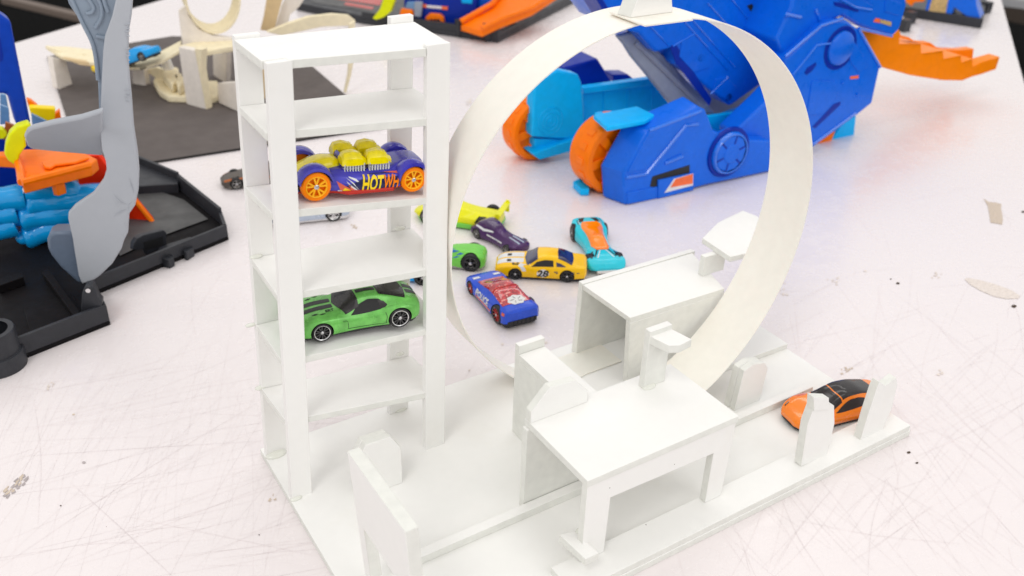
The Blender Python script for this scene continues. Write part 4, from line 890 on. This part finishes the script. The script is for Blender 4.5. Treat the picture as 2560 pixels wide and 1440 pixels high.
for r in (.5, .9, 1.4): m.lathe([(r, 0), (r + .06, -.06), (r + .12, 0)], onp(*z1(350, 780), pl(D2 - .02), hn), hn, 28)
m.lathe([(.01, -.12), (.16, -.1), (.18, 0)], onp(*z1(350, 780), pl(D2), hn), hn, 12); m.build('pivot_rings', 'toy_cyan', ch)
wl = hs('chassis_wall', [z1(560, 575), z1(1010, 510), z1(1140, 690), z1(1000, 745), z1(800, 780), z1(570, 830)], D2 + 2.2, .8, 'toy_cyan', .1)
hs('wall_rail', [z1(560, 565), z1(1010, 505), z1(1025, 545), z1(565, 605)], D2 + 1.2, 1.0, 'toy_cyan', .1, wl)
m = MB()
for x in (695, 850, 1000): m.tube([onp(*z1(x, 580 if x < 900 else 570), pl(D2 + 2.15), hn), onp(*z1(x - 5, 720), pl(D2 + 2.15), hn)], .12, 6)
m.build('wall_rib', 'toy_cyan', wl)
m = MB().prism([at(*z1(*p), 2.6) for p in [(1320, 770), (1500, 700), (1760, 620), (1800, 760), (1540, 860), (1400, 830)]], (0, 0, -1)); m.build('chassis_floor', 'toy_cyan', root, .1)
hs('clear_panel', [(1700, 180), (1960, 150), (1960, 310), (1740, 310)], 14.7, .4, 'shutter_grey', .05)
hs('chassis_sill', [(1764, 292), (1880, 276), (1940, 290), (1850, 330), (1784, 325)], 5.6, .5, 'toy_cyan', .05)
bx = onp(*z1(420, 440), pl(D2 + 3), hn)
nb = MB().prism([onp(*z1(*p), pl(D2 + 4), hn) for p in [(425, 440), (655, 375), (755, 535), (560, 565)]], hn * 3.5); nb.build('rear_block', 'toy_navy', root, .25)
hs('rear_block', [z1(750, 480), z1(850, 478), z1(895, 515), z1(760, 530)], D2 + 5, 2, 'toy_navy', .15)
# grey shutter
sh_ = [z1(785, 237), z1(905, 200), z1(1120, 395), z1(1420, 735), z1(1150, 700), z1(960, 465), z1(880, 370), z1(835, 295)]
hs('shutter', sh_, 9.3, .8, 'shutter_grey', .2)
m = MB().tube([onp(*z1(900, 270), pl(9.25), hn), onp(*z1(1330, 690), pl(9.25), hn)], .35, 8); m.build('shutter_ridge', 'shutter_grey', root)
# wheels
def big_wheel(px, d, r, wd):
    c = onp(*px, pl(d), hn); c.z = TZ + r; ax = -hn
    prof = [(r * .8, 0), (r * .95, .0), (r, -.3), (r, -wd + .3), (r * .93, -wd), (r * .3, -wd), (r * .3, -.6), (r * .8, -.6), (r * .8, 0)]
    w_ = MB().lathe(prof, c, ax, 40).build('wheel', 'toy_orange', root, .06)
    m = MB()
    for k in range(16):
        a = k * math.pi / 8; u = hd * math.cos(a) + V((0, 0, math.sin(a))); t = hd * -math.sin(a) + V((0, 0, math.cos(a)))
        q = c + u * r * .99
        b = [q + t * .32 - ax * .5, q - t * .32 - ax * .5, q - t * .32 - ax * (wd * .45), q + t * .32 - ax * (wd * .45)]; m.hexa(b, [p + u * .14 for p in b])
    m.build('tread', 'toy_orange', w_, .04)
    m = MB()
    for k in range(6):
        a = k * math.pi / 3 + .2; u = hd * math.cos(a) + V((0, 0, math.sin(a))); t = hd * -math.sin(a) + V((0, 0, math.cos(a)))
        p, q = c + u * r * .15 - ax * .25, c + u * r * .82 - ax * .25
        b = [p + t * .3 - ax * .35, p - t * .3 - ax * .35, q - t * .5 - ax * .35, q + t * .5 - ax * .35]; m.hexa(b, [x + ax * .35 for x in b])
    m.build('rim', 'toy_orange', w_, .04)
big_wheel((1545, 405), 2.8, 3.75, 3.2); big_wheel((1352, 310), D2 + .8, 3.3, 2.6)
m = MB().prism([at(*z1(*p), 0.3) for p in [(495, 1165), (545, 1140), (600, 1175), (600, 1215), (545, 1215)]], (0, 0, -.7)); m.build('cyan_tip', 'toy_cyan', root, .1)

# ---------------------------------------------------------------- grey shark playset at the left
root = thing('shark_playset', 'dark toy playset with a tall grey tail, blue tentacles and orange ramps', 'playset', (at(120, 700).x, at(120, 700).y, TZ))
foot = [(-140, 985), (45, 905), (277, 812), (243, 737), (572, 600), (560, 565), (455, 478), (348, 432), (240, 452), (-140, 560)]
G = [at(*p) for p in foot]
tr_ = MB().prism([p for p in G], (0, 0, .35)).build('tray', 'tray_inner', root, .05)
m = MB()
WH = 1.35
for i, hgt in ((0, 1.75), (1, 1.75), (2, 1.6), (3, 1.45), (4, 1.45), (5, 1.8), (6, 2.0), (7, 1.5)):
    a, b = G[i], G[(i + 1) % len(G)]; d = (b - a).normalized(); n = V((-d.y, d.x, 0))
    m.hexa([a + V((0, 0, .36)), b + V((0, 0, .36)), b + n * .35 + V((0, 0, .36)), a + n * .35 + V((0, 0, .36))], [a + V((0, 0, hgt)), b + V((0, 0, hgt)), b + n * .3 + V((0, 0, hgt)), a + n * .3 + V((0, 0, hgt))])
m.build('tray_wall', 'tray_dark', tr_, .04)
m = MB().prism([at(*p, TZ + .45) for p in [(300, 640), (405, 590), (520, 548), (460, 500), (360, 465), (250, 520)]], (0, 0, .03)); m.build('tray_print', 'tray_floor', tr_)
m = MB().prism([at(*p, TZ + .4) for p in [(60, 775), (180, 735), (215, 800), (80, 850)]], (0, 0, .12)); m.build('tray_panel', 'tray_inner', tr_, .05)
m = MB().prism([at(*p, TZ + .4) for p in [(110, 700), (125, 690), (205, 800), (190, 810)]], (0, 0, .7)); m.prism([at(*p, TZ + .4) for p in [(0, 720), (60, 700), (64, 712), (0, 735)]], (0, 0, .7)); m.build('tray_rib', 'tray_inner', tr_, .04)
# hanging buckle and connector jaw
A_, n_, d_ = vplane((330, 672), (440, 628))
zz = 0
m = MB(); q = lambda x, y: (280 + x * .26381, 380 + y * .26389)
slab(m, [q(200, 930), q(205, 870), q(235, 820), q(300, 785), q(490, 740), q(515, 760), q(520, 890), q(330, 980), q(320, 920), q(300, 900), q(300, 850), q(480, 800), q(490, 870), q(535, 900)][:9] + [q(320, 960), q(300, 850), q(485, 800), q(490, 860), q(510, 900)][:0], A_ + n_ * .3, n_, .5); m.build('buckle', 'tray_dark', tr_, .06)
m = MB(); slab(m, [q(300, 855), q(480, 800), q(488, 880), q(318, 930)], A_ + n_ * .27, n_, .05); m.build('buckle_hole', 'black', tr_)
m = MB().prism([at(*p) for p in [(395, 655), (400, 640), (430, 628), (480, 612), (487, 640), (470, 652), (462, 650), (460, 638), (446, 638), (432, 646), (438, 665), (425, 672), (408, 668)]], (0, 0, .8)); m.build('connector', 'tray_dark', tr_, .06)
c = at(2, 925); MB().lathe([(1.15, 2.9), (1.5, 2.9), (1.55, 2.75), (1.55, 1.2), (1.72, 1.2), (1.75, 1.1), (1.75, 0), (.1, 0)], (c.x, c.y + .6, TZ), (0, 0, 1), 30).build('socket', 'tray_dark', tr_, .03)
m = MB().prism([at(*p, TZ) for p in [(225, 470), (348, 428), (355, 440), (453, 470), (450, 490), (300, 500)]], (0, 0, 1.3)); m.build('back_ledge', 'tray_dark', tr_, .1)
# tail column
base = at(212, 722, .9)
view = V((base.x - CP.x, base.y - CP.y, 0)).normalized()
N = (view + V((.25, 0, 0))).normalized()
col = [(333, -30), (328, 40), (321, 80), (320, 150), (324, 200), (328, 240), (334, 320), (343, 380), (347, 430), (345, 480), (337, 517), (322, 538), (319, 585), (309, 605), (303, 625), (280, 662), (250, 690), (236, 700), (205, 711), (196, 690), (187, 640), (180, 600), (169, 550), (170, 535), (186, 517), (232, 485), (258, 450), (266, 425), (264, 405), (254, 375), (250, 330), (250, 280), (253, 210), (257, 130), (262, 90), (280, 40), (296, -30)]
def colpt(x, y, off=0):
    p = onp(x, y, base, N); q = abs(x - (295 - max(0, y - 430) * .28)) / 45; return p + N * (off +     .10 * min(q, 1.4) ** 2)
m = MB(); m.hexa([colpt(*p) for p in col], [colpt(*p, .5) for p in col]); tc = m.build('tail_column', 'toy_grey', root, .12, seg=3)
m = MB()
for pts in ([(337, 500), (322, 512), (318, 540)], [(283, 485), (300, 505), (316, 512)], [(285, 542), (300, 530), (316, 525)], [(288, 510), (303, 512)], [(322, 445), (330, 470), (334, 485)], [(318, 545), (310, 560), (316, 575), (305, 592)]):
    m.tube([onp(x, y, base, N) + N * (.02 +     .10 * min(abs(x - (295 - max(0, y - 430) * .28)) / 45, 1.4) ** 2) for x, y in pts], [.008] + [.03] * (len(pts) - 2) + [.008], 5)
m.build('scar_mark', 'toy_grey', tc)
m = MB()
for y0, n_l in ((62, 4), (123, 4), (225, 4)):
    for k in range(n_l):
        y = y0 + k * 9; m.tube([colpt(312 + (k % 2) * 2, y, -.02), colpt(325, y - 3 + (k % 2) * 4, -.02)], .035, 5)
m.build('tally_mark', 'toy_grey', tc)
sc_p = [(160, -30), (172, 10), (205, 60), (232, 118), (244, 190), (247, 260), (249, 320), (254, 330), (262, 240), (262, 100), (285, 30), (298, -30)]
m = MB(); slab(m, sc_p, base + N * 1.6, N, .5); sp_ = m.build('tail_scoop', 'toy_slate', root, .12)
sp_.data.materials[0] = M['scoop_grey']
m = MB()
for pts in ([(170, -20), (205, 55), (234, 118), (245, 200)], [(206, -20), (232, 15), (230, 30), (216, 34)], [(232, -20), (250, 8), (254, 40), (238, 70)], [(255, -20), (262, 10), (270, 30)], [(240, 90), (262, 95)]): m.tube([onp(x, y, base + N * 1.5, N) for x, y in spl([(a, b, 0) for a, b in pts], 4) for x, y in [(x, y)]] if False else [onp(p.x, p.y, base + N * 1.5, N) for p in spl([(a, b, 0) for a, b in pts], 5)], .13, 8)
m.build('scoop_rib', 'scoop_grey', sp_)
fb = onp(250, 330, base, N)
fin = [(60, 342), (66, 330), (80, 322), (130, 310), (200, 297), (256, 280), (256, 390), (160, 382), (80, 374), (68, 366)]
N2 = (N + V((.35, .0, 1.0))).normalized()
m = MB(); slab(m, fin, fb, N2, .45); m.build('side_fin', 'toy_grey', tc, .15, seg=3)
cupP = [(117, 600), (122, 588), (136, 581), (182, 580), (200, 640), (206, 712), (192, 706), (150, 668), (140, 655), (128, 640), (119, 622)]
m = MB(); slab(m, cupP, base + N * .9, N, 1.6); m.build('foot_cup', 'toy_slate', root, .25, seg=3)
m = MB(); slab(m, [(202, 770), (205, 735), (214, 717), (226, 714), (236, 722), (244, 745), (256, 755), (254, 775), (205, 790)], at(235, 800, 0.2), N, .9); hb_ = m.build('hinge', 'tray_dark', root, .12)
p = onp(220, 727, at(235, 800, .2) - N * .02, N); MB().lathe([(.01, 0), (.17, 0), (.17, .1)], p, N, 14).build('hinge_pin', 'chrome', hb_)
# blue frame, orange ramps, yellow rails
A_, n_, d_ = vplane((0, 600), (200, 560))
m = MB(); slab(m, [(-60, -10), (0, 35), (27, 53), (36, 100), (78, 312), (42, 316), (22, 243), (16, 235), (-60, 235)], A_ + n_ * 2, n_, 2.0); fr = m.build('blue_frame', 'frame_blue', root, .25)
m = MB(); slab(m, [(-60, 95), (0, 95), (8, 140), (6, 152), (0, 154), (-60, 154)], A_ + n_ * 1.95, n_, .1); m.build('frame_slot', 'toy_navy', fr)
ZR = 7.0
tp_ = [(-60, 388), (20, 392), (40, 395), (50, 425), (54, 456), (225, 412), (243, 397), (205, 378), (120, 372), (70, 372), (0, 378)]
m = MB().prism([at(x, y, ZR) for x, y in tp_], (0, 0, -1.0)); rp = m.build('orange_ramp', 'toy_orange', root, .12)
m = MB(); ap = [at(x, y, ZR + .35) for x, y in [(54, 456), (225, 412)]]; m.tube(ap, .3, 8); m.tube([at(*p, ZR + .2) for p in [(20, 385), (40, 390), (50, 425), (54, 456)]], .3, 8); m.build('ramp_lip', 'toy_orange', rp)
m = MB().prism([at(*p, ZR - 1) for p in [(125, 448), (158, 440), (160, 455), (140, 462), (128, 460)]], (0, 0, -1)); m.build('ramp_bracket', 'toy_orange', rp, .08)
m = MB(); sp2 = [at(*p, ZR + .05) for p in [(105, 412), (140, 400), (190, 396), (225, 400), (190, 412), (140, 418), (128, 426), (112, 424)]]; m.prism(sp2, (0, 0, .25)); m.build('ramp_swirl', 'toy_orange', rp, .1)
A2, n2, d2 = vplane((230, 560), (392, 572))
m = MB(); slab(m, [(180, 392), (246, 388), (300, 455), (335, 497), (391, 566), (372, 573), (322, 548), (250, 510), (206, 482), (190, 440)], A2 + n2 * .6, n2, .5); m.build('red_slide', 'toy_red', root, .08)
m = MB().tube([onp(x, y, A2 + n2 * .55, n2) for x, y in [(330, 492), (360, 528), (390, 566)]], .22, 8); m.build('slide_edge', 'toy_orange', root)
m = MB(); slab(m, [(150, 440), (185, 425), (205, 460), (210, 480), (185, 486), (150, 476)], A2 + n2 * 3.0, n2, .4); m.build('clear_panel', 'shutter_grey', root, .05)
m = MB(); slab(m, [(205, 480), (246, 395), (270, 400), (262, 450), (225, 485)], A2 + n2 * 1.2, n2, .3); m.build('dark_panel', 'tray_dark', root, .05)
A3, n3, d3 = vplane((10, 560), (140, 540))
m = MB(); slab(m, [(11, 385), (14, 360), (24, 335), (42, 318), (70, 309), (80, 322), (62, 342), (66, 366), (50, 388), (43, 418), (20, 402)], at(48, 405, ZR + .2) - n3 * .2, n3, 1.2); m.build('yellow_rail', 'toy_lime', root, .15, seg=3)
m = MB(); slab(m, [(72, 268), (139, 272), (137, 300), (122, 312), (100, 300), (80, 296)], A3 + n3 * 7, n3, 1.0); m.build('yellow_rail', 'toy_yellow', root, .12)
m = MB(); slab(m, [(-20, 322), (8, 324), (19, 338), (10, 348), (-20, 350)], A3 + n3 * 1, n3, 1.0); m.build('lime_rail', 'toy_lime', root, .1)
m = MB(); slab(m, [(66, 248), (78, 252), (95, 266), (72, 268)], A3 + n3 * 8, n3, .8); m.prism([onp(*p, A3 + n3 * 7.5, n3) for p in [(132, 290), (140, 284), (150, 276), (154, 300), (140, 312)]], n3 * .8); m.build('orange_hook', 'toy_orange', root, .08)
m = MB(); slab(m, [(0, 235), (15, 238), (24, 285), (0, 300)], A3 + n3 * 9, n3, .4); m.build('clear_slope', 'smoke_clear', root, .05); m = MB(); slab(m, [(78, 284), (126, 308), (115, 316), (80, 312)], A3 + n3 * 6, n3, .4); m.build('clear_slope', 'smoke_clear', root, .05); m = MB(); slab(m, [(0, 262), (22, 270), (25, 310), (0, 312)], A3 + n3 * 6.5, n3, .4); m.build('clear_slope', 'smoke_clear', root, .05)
m = MB(); slab(m, [(14, 306), (40, 316), (20, 345), (30, 320), (0, 372), (0, 345)][:3] + [(8, 350)], A3 + n3 * 1.8, n3, .4); m.build('rust_panel', 'paint_burnt', root)
m = MB(); slab(m, [(-60, 330), (0, 335), (140, 375), (140, 460), (30, 475), (-60, 470)], A3 + n3 * 4.5, n3, .4); m.build('navy_panel', 'toy_navy', root, .05)
A4, n4, d4 = vplane((0, 650), (250, 604))
for pts, r in (([(285, 492), (220, 490), (150, 500), (95, 505), (60, 508)], 1.0), ([(250, 525), (200, 524), (140, 532), (80, 540), (46, 546)], 1.05), ([(250, 552), (190, 556), (120, 572), (85, 586), (58, 594)], .95), ([(60, 492), (20, 497), (-40, 505)], 1.0), ([(40, 528), (0, 535), (-50, 545)], 1.0), ([(38, 558), (0, 570), (-50, 585)], .95), ([(60, 478), (120, 474), (200, 478)], .9)):
    path = [onp(p.x, p.y, A4 + n4 * 1.2, n4) for p in spl([(a, b, 0) for a, b in pts], 5)]; nn = len(path)
    rr = [r * (.55 if i == nn - 1 else (.9 if i == nn - 2 else 1)) * (1.08 + .05 * math.sin(i * .8)) for i in range(nn)]
    m = MB().tube(path, rr, 14); m.ball(path[-1], r * .62); o = m.build('blue_tentacle', 'sea_blue', root, 0, 80)
m = MB(); slab(m, [(60, 486), (150, 462), (260, 478), (262, 505), (60, 505)], A4 + n4 * 3.2, n4, .4); m.build('red_panel', 'paint_red', root)

# ---------------------------------------------------------------- dark mat and the cream track model
mp = [at(*p) for p in [(212, 436), (118, 146), (430, 95), (700, 100), (957, 322)]]
mt = MB().prism(mp, (0, 0, .30), 0, 1).build('mat', ['mat_grey', 'mat_edge'], None, .06); tag(mt, 'dark grey rubber mat under the cream wooden track model', 'mat')
MZ = TZ + .3
root = thing('cream_track', 'cream handmade board track with loop and ramps standing on the dark mat', 'track model', (at(450, 240).x, at(450, 240).y, MZ))
z9 = lambda x, y: (100 + x * .33607, y * .33607)
def cs(name, px, ga, gb, th, m, off=0, bev=.05, par=root):
    A, n, d = vplane(z9(*ga), z9(*gb), MZ); mb = MB(); slab(mb, [z9(*p) for p in px], A + n * off, n, th); return mb.build(name, m, par, bev)
def cz(name, px, z, th, m, par=root):
    return MB().prism([at(*z9(*p), z) for p in px], (0, 0, -th)).build(name, m, par, .05)
pst = cs('loop_post', [(1030, 350), (1150, 375), (1235, 812), (1180, 805), (1090, 772)], (1090, 772), (1235, 812), .9, 'cream_face')
cs('loop_post_edge', [(1150, 360), (1200, 370), (1195, 520), (1240, 812), (1235, 816)], (1090, 772), (1235, 812), .9, 'cream_board', -.05, .03, pst)
cs('loop_wall', [(1028, 80), (1090, 38), (1110, 120), (1180, 215), (1290, 268), (1440, 285), (1440, 345), (1060, 345)], (1060, 720), (1440, 700), .8, 'cream_face', 0)
A, n, d = vplane(z9(1060, 760), z9(1440, 720), MZ)
lc = onp(*z9(1300, -10), A, n); rb_ = onp(*z9(1300, 262), A, n); rl = onp(*z9(1102, 0), A, n)
ra, rz_ = abs((rl - lc).dot(d)), lc.z - rb_.z
rows = []
for i in range(49):
    a = -math.pi * 1.25 + i * math.pi * 1.75 / 48; p = lc + d * ra * math.cos(a) * 1.02 + V((0, 0, rz_ * math.sin(a))); off = n * (.5 + (a + 4) * .35); o2 = (p - lc).normalized() * .25
    rows.append([p + off, p + off + n * 4.2, p + off + n * 4.2 + o2, p + off + o2])
MB().loft(rows).build('loop_strip', 'cream_board', root, 0, 50)
cs('tan_strip', [(1690, -30), (1810, -30), (1770, 120), (1740, 235), (1640, 225), (1665, 120)], (1600, 600), (1800, 590), .4, 'tan_strip', 2)
cs('wing_face', [(1740, 235), (1800, 40), (1830, -30), (1980, -30), (1930, 50), (1860, 110), (1850, 160)], (1600, 600), (1800, 590), .4, 'cream_face', 3.2)
cs('wing_track', [(1690, 240), (1850, 175), (2000, 125), (2180, 105), (2300, 115), (2345, 150), (2340, 190), (2100, 200), (1800, 265)], (1700, 640), (2330, 560), .7, 'cream_board', 2)
cs('wing_leg', [(2300, 180), (2345, 160), (2340, 420), (2315, 560), (2280, 690), (2262, 690), (2290, 560), (2300, 420)], (2100, 700), (2400, 680), .6, 'cream_board', 0)
cz('deck', [(1030, 340), (1150, 390), (1440, 345), (1440, 285), (1200, 300)], above(at(*z9(1085, 772), MZ), z9(0, 365)[1]), .5, 'cream_board')
cs('deck_beam', [(1180, 395), (1440, 350), (1440, 385), (1185, 425)], (1240, 800), (1500, 740), .6, 'cream_board', 0)
cs('deck_leg', [(1285, 410), (1385, 395), (1380, 615), (1340, 610), (1290, 555)], (1290, 560), (1380, 615), .7, 'cream_face')
cs('deck_leg', [(1480, 400), (1680, 380), (1690, 780), (1610, 770), (1610, 420)], (1480, 800), (1700, 770), .6, 'tan_strip', 2)
cs('ramp_leg', [(90, 420), (190, 450), (242, 625), (145, 665), (130, 650)], (140, 665), (242, 628), .8, 'cream_face')
zr_ = above(at(*z9(145, 665), MZ), z9(0, 430)[1])
rpx = [(38, 342), (200, 345), (430, 372), (430, 470), (250, 440), (160, 420)]
cz('ramp', rpx, zr_, .4, 'cream_board'); cs('ramp_side', [(38, 342), (190, 395), (330, 405), (180, 440), (120, 420)], (60, 600), (430, 650), .4, 'cream_board', 0)
cs('ramp_arc', [(160, 430), (250, 445), (420, 470), (420, 497), (300, 485)], (140, 680), (430, 690), .6, 'tan_strip', -.3)
r2 = MB(); pa = [at(*z9(*p), zq) for p, zq in [((640, 500), 3.4), ((760, 500), 3.6), ((900, 455), 4.6), ((1040, 375), 5.8), ((1050, 300), 5.8), ((900, 380), 4.6), ((760, 435), 3.6), ((640, 450), 3.4)]]
r2.hexa([p - V((0, 0, .35)) for p in pa], pa); r2.build('ramp', 'cream_board', root, .04)
cs('ramp_leg', [(690, 500), (770, 500), (790, 635), (755, 645), (690, 620)], (690, 622), (790, 638), .8, 'cream_face')
cs('cross_board', [(770, 520), (860, 500), (1000, 560), (930, 630)], (770, 640), (1000, 700), .5, 'cream_board', 1)
rk = MB().prism([at(*z9(*p), MZ) for p in [(850, 650), (870, 610), (940, 590), (1040, 600), (1100, 650), (1330, 650), (1330, 760), (1240, 790), (1090, 770), (960, 765), (890, 720)]], (0, 0, .9)); rk.build('rock_base', 'cream_board', root, .2)
for q in ([(920, 620), (960, 560), (1040, 575), (1050, 660), (990, 700)], [(1000, 640), (1060, 610), (1090, 680), (1040, 720)]):
    MB().prism([at(*z9(*p), MZ + .9) for p in q], (0, 0, 1.3)).build('rock_step', 'cream_board', root, .25)
p = at(*z9(935, 600), MZ + .8); m = MB().tube([(p.x + .6, p.y, p.z + .9), (p.x + .4, p.y, p.z + 2.4), (p.x, p.y, p.z + 3.0)], [.75, .6, .35], 8); m.ball((p.x - .1, p.y, p.z + 3.1), .5, 0, 10); m.build('rock_figure', 'foam_board', root, 0, 60)
cs('low_panel', [(1320, 620), (1450, 610), (1470, 830), (1330, 765)], (1320, 770), (1470, 832), .7, 'cream_face')
# the blue and yellow cars on the cream ramp
loc = (at(*z9(700, 478), 3.6) + at(*z9(865, 420), 4.9)) / 2
f_ = at(*z9(700, 478), 3.6); r_ = at(*z9(860, 425), 4.9); dv = f_ - r_; hh_ = math.atan2(dv.y, dv.x); L_ = dv.length
lft = V((-math.sin(hh_), math.cos(hh_), 0)); cc = (f_ + r_) / 2 - lft * -.9
g, B = coupe('bright blue toy car driving up the cream wooden ramp', (cc.x, cc.y, cc.z + .03), 0, L_ / 4.3, 'paint_sky', glass='paint_sky', rim='rim_grey', rot=(0, math.asin(max(-1, min(1, -dv.z / L_))), hh_))
p = at(318, 160, 3.5)
coupe('yellow toy car partly hidden behind the grey shark tail', (p.x - .8, p.y + 2.2, 2.2), 0, .8, 'paint_sun', rot=(0, 0, R_(20)))

# ---------------------------------------------------------------- garage playset at the back
root = thing('garage_playset', 'dark playset base with a blue building and an orange ramp at the back', 'playset', (at(1150, 60).x, at(1150, 60).y, TZ))
m = MB().prism([at(*p) for p in [(742, 26), (905, 60), (1245, 108), (1470, -10), (1300, -90), (820, -60)]], (0, 0, .8)); gb = m.build('base', 'tray_dark', root, .1)
m = MB().prism([at(*p, TZ + .83) for p in [(775, 5), (1000, 42), (1040, -20), (840, -50)]], (0, 0, .03)); m.build('base_print', 'tray_floor', gb)
m = MB().prism([at(*p, TZ + .85) for p in [(815, -6), (950, 14), (960, -10), (840, -30)]], (0, 0, .05)); m.prism([at(*p, TZ + .85) for p in [(860, 12), (930, 24), (935, 18), (865, 6)]], (0, 0, .05)); m.build('red_print', 'paint_red', gb)
m = MB()
for a, b, hg in (((742, 26), (905, 60), 1.3), ((905, 60), (1245, 108), 1.9), ((1245, 108), (1470, -10), 1.6)):
    A, B2 = at(*a), at(*b); d = (B2 - A).normalized(); n = V((-d.y, d.x, 0)); m.hexa([A + V((0, 0, .81)), B2 + V((0, 0, .81)), B2 + n * .6 + V((0, 0, .81)), A + n * .6 + V((0, 0, .81))], [A + V((0, 0, hg)), B2 + V((0, 0, hg)), B2 + n * .6 + V((0, 0, hg)), A + n * .6 + V((0, 0, hg))])
m.build('base_wall', 'tray_dark', gb, .06)
for px, py in ((1148, 92), (1215, 103), (1238, 103), (1275, 78), (1318, 55), (1345, 40)):
    p = at(px, py, TZ); MB().box(p.x - .5, p.x + .5, p.y - .8, p.y + .6, TZ + .1, 2.2).build('base_lug', 'tray_dark', gb, .1)
A, n, d = vplane((1000, 75), (1200, 92))
def gs(name, px, off, th, m_, par=root, bev=.12): mb = MB(); slab(mb, px, A + n * off, n, th); return mb.build(name, m_, par, bev)
bd = gs('building', [(1010, 60), (1010, -40), (1190, -40), (1190, 60), (1150, 64), (1050, 54)], 1.5, 7, 'toy_navy')
gs('window', [(1152, -10), (1182, -10), (1180, 10), (1154, 8)], 1.4, .15, 'toy_cyan', bd); gs('building_wing', [(1120, 62), (1125, -30), (1240, -40), (1232, 45), (1200, 64)], 3.5, 5, 'toy_blue', bd)
gs('sign_strip', [(1058, 12), (1118, 17), (1116, 24), (1058, 19)], 1.4, .12, 'sticker_white', bd); gs('sign_dot', [(1056, 10), (1066, 11), (1066, 20), (1056, 19)], 1.3, .12, 'sticker_orange', bd); gs('sign_dot', [(1104, 15), (1120, 17), (1118, 26), (1104, 24)], 1.3, .12, 'sticker_orange', bd)
gs('clear_door', [(1008, 28), (1018, 4), (1056, 4), (1054, 22), (1030, 30)], .9, .4, 'smoke_clear', bd); gs('grey_pillar', [(1034, 42), (1036, 4), (1056, 5), (1052, 44)], .6, .6, 'shutter_grey', bd)
gs('orange_arch', [(1062, 56), (1064, 42), (1074, 34), (1098, 36), (1108, 44), (1110, 60), (1100, 58), (1096, 50), (1076, 48), (1072, 56)], .6, .8, 'toy_orange', bd); gs('orange_bumper', [(998, 38), (1002, 22), (1030, 26), (1032, 40), (1022, 46), (1002, 44)], .3, .8, 'toy_orange', bd)
for px in (1078, 1096): p = onp(px, 54, A + n * .4, n); MB().lathe([(.01, 0), (.4, 0), (.4, .4)], p, n, 12).build('lamp_stud', 'chrome', bd)
m = MB(); slab(m, [(931, 46), (950, 22), (960, -10), (985, -20), (986, 0), (976, 30), (958, 44), (940, 50)], A - n * 1.0, n, 1.2); m.build('lime_track', 'toy_lime', root, .1)
m = MB(); q = [at(*p, zq) for p, zq in [((1152, 62), 1.6), ((1185, 44), 2.6), ((1230, 18), 3.4), ((1260, -20), 5), ((1400, -20), 5), ((1330, 25), 3.6), ((1250, 55), 2.6), ((1205, 78), 1.6)]]
m.hexa([p - V((0, 0, .9)) for p in q], q); orp = m.build('orange_ramp', 'toy_orange', root, .12)
m = MB().tube([p + V((0, 0, .5)) for p in q[:4]], .45, 8); m.tube([p + V((0, 0, .4)) for p in q[4:][::-1][0:4][::-1]], .4, 8); m.build('ramp_lip', 'toy_orange', orp)

# ---------------------------------------------------------------- tower playset at the far right
root = thing('tower_playset', 'small dark playset base with a blue slide tower at the far right', 'playset', (at(2360, 40).x, at(2360, 40).y, TZ))
m = MB().prism([at(*p) for p in [(2250, 40), (2452, 72), (2462, 10), (2300, -60), (2230, -60)]], (0, 0, 1.6)); tb = m.build('base', 'tray_dark', root, .1)
for px, py in ((2272, 58), (2258, 78), (2462, 32)): p = at(px, py); MB().box(p.x - .8, p.x + .8, p.y - .7, p.y + .7, TZ + .05, 1.5).build('base_lug', 'tray_dark', tb, .1)
A, n, d = vplane((2270, 45), (2450, 72))
bt = gs('tower', [(2310, 40), (2328, -40), (2440, -40), (2440, 10), (2452, 48), (2440, 58), (2385, 18), (2378, 42), (2366, 44)], .6, 4, 'toy_blue', root)
gs('tower_sticker', [(2318, 38), (2332, -10), (2372, -10), (2362, 46)], .5, .1, 'sticker_multi', bt, 0); gs('red_flag', [(2264, -20), (2312, -12), (2310, 4), (2285, 6), (2278, 16), (2264, 4)], -.3, .6, 'toy_orange', root)
# ---------------------------------------------------------------- beyond the table
def floor_bar(name, a, b, z, wd, ht, m_, label, cat):
    A, B2 = at(*a, z), at(*b, z); d = (B2 - A).normalized(); n = V((-d.y, d.x, 0)) * wd / 2
    o = MB().prism([A - n, B2 - n, B2 + n, A + n], (0, 0, ht)).build(name, m_, None, .3); tag(o, label, cat)
mk('rail_beige', (.22, .17, .14), .6); mk('shelf_grey', (.55, .55, .57), .5); mk('box_brown', (.10, .075, .06), .7)
floor_bar('floor_rail', (14, 8), (215, 56), -45, 3.4, 2.5, 'rail_beige', 'beige metal rail running across the black gap beside the table', 'rail')
floor_bar('wall_shelf', (2440, 2), (2660, 30), -30, 9, 3, 'shelf_grey', 'light grey shelf edge beyond the right side of the table', 'shelf')
floor_bar('storage_box', (2522, 45), (2600, 62), -60, 14, 12, 'box_brown', 'dark brown storage box below the light grey shelf edge', 'box')
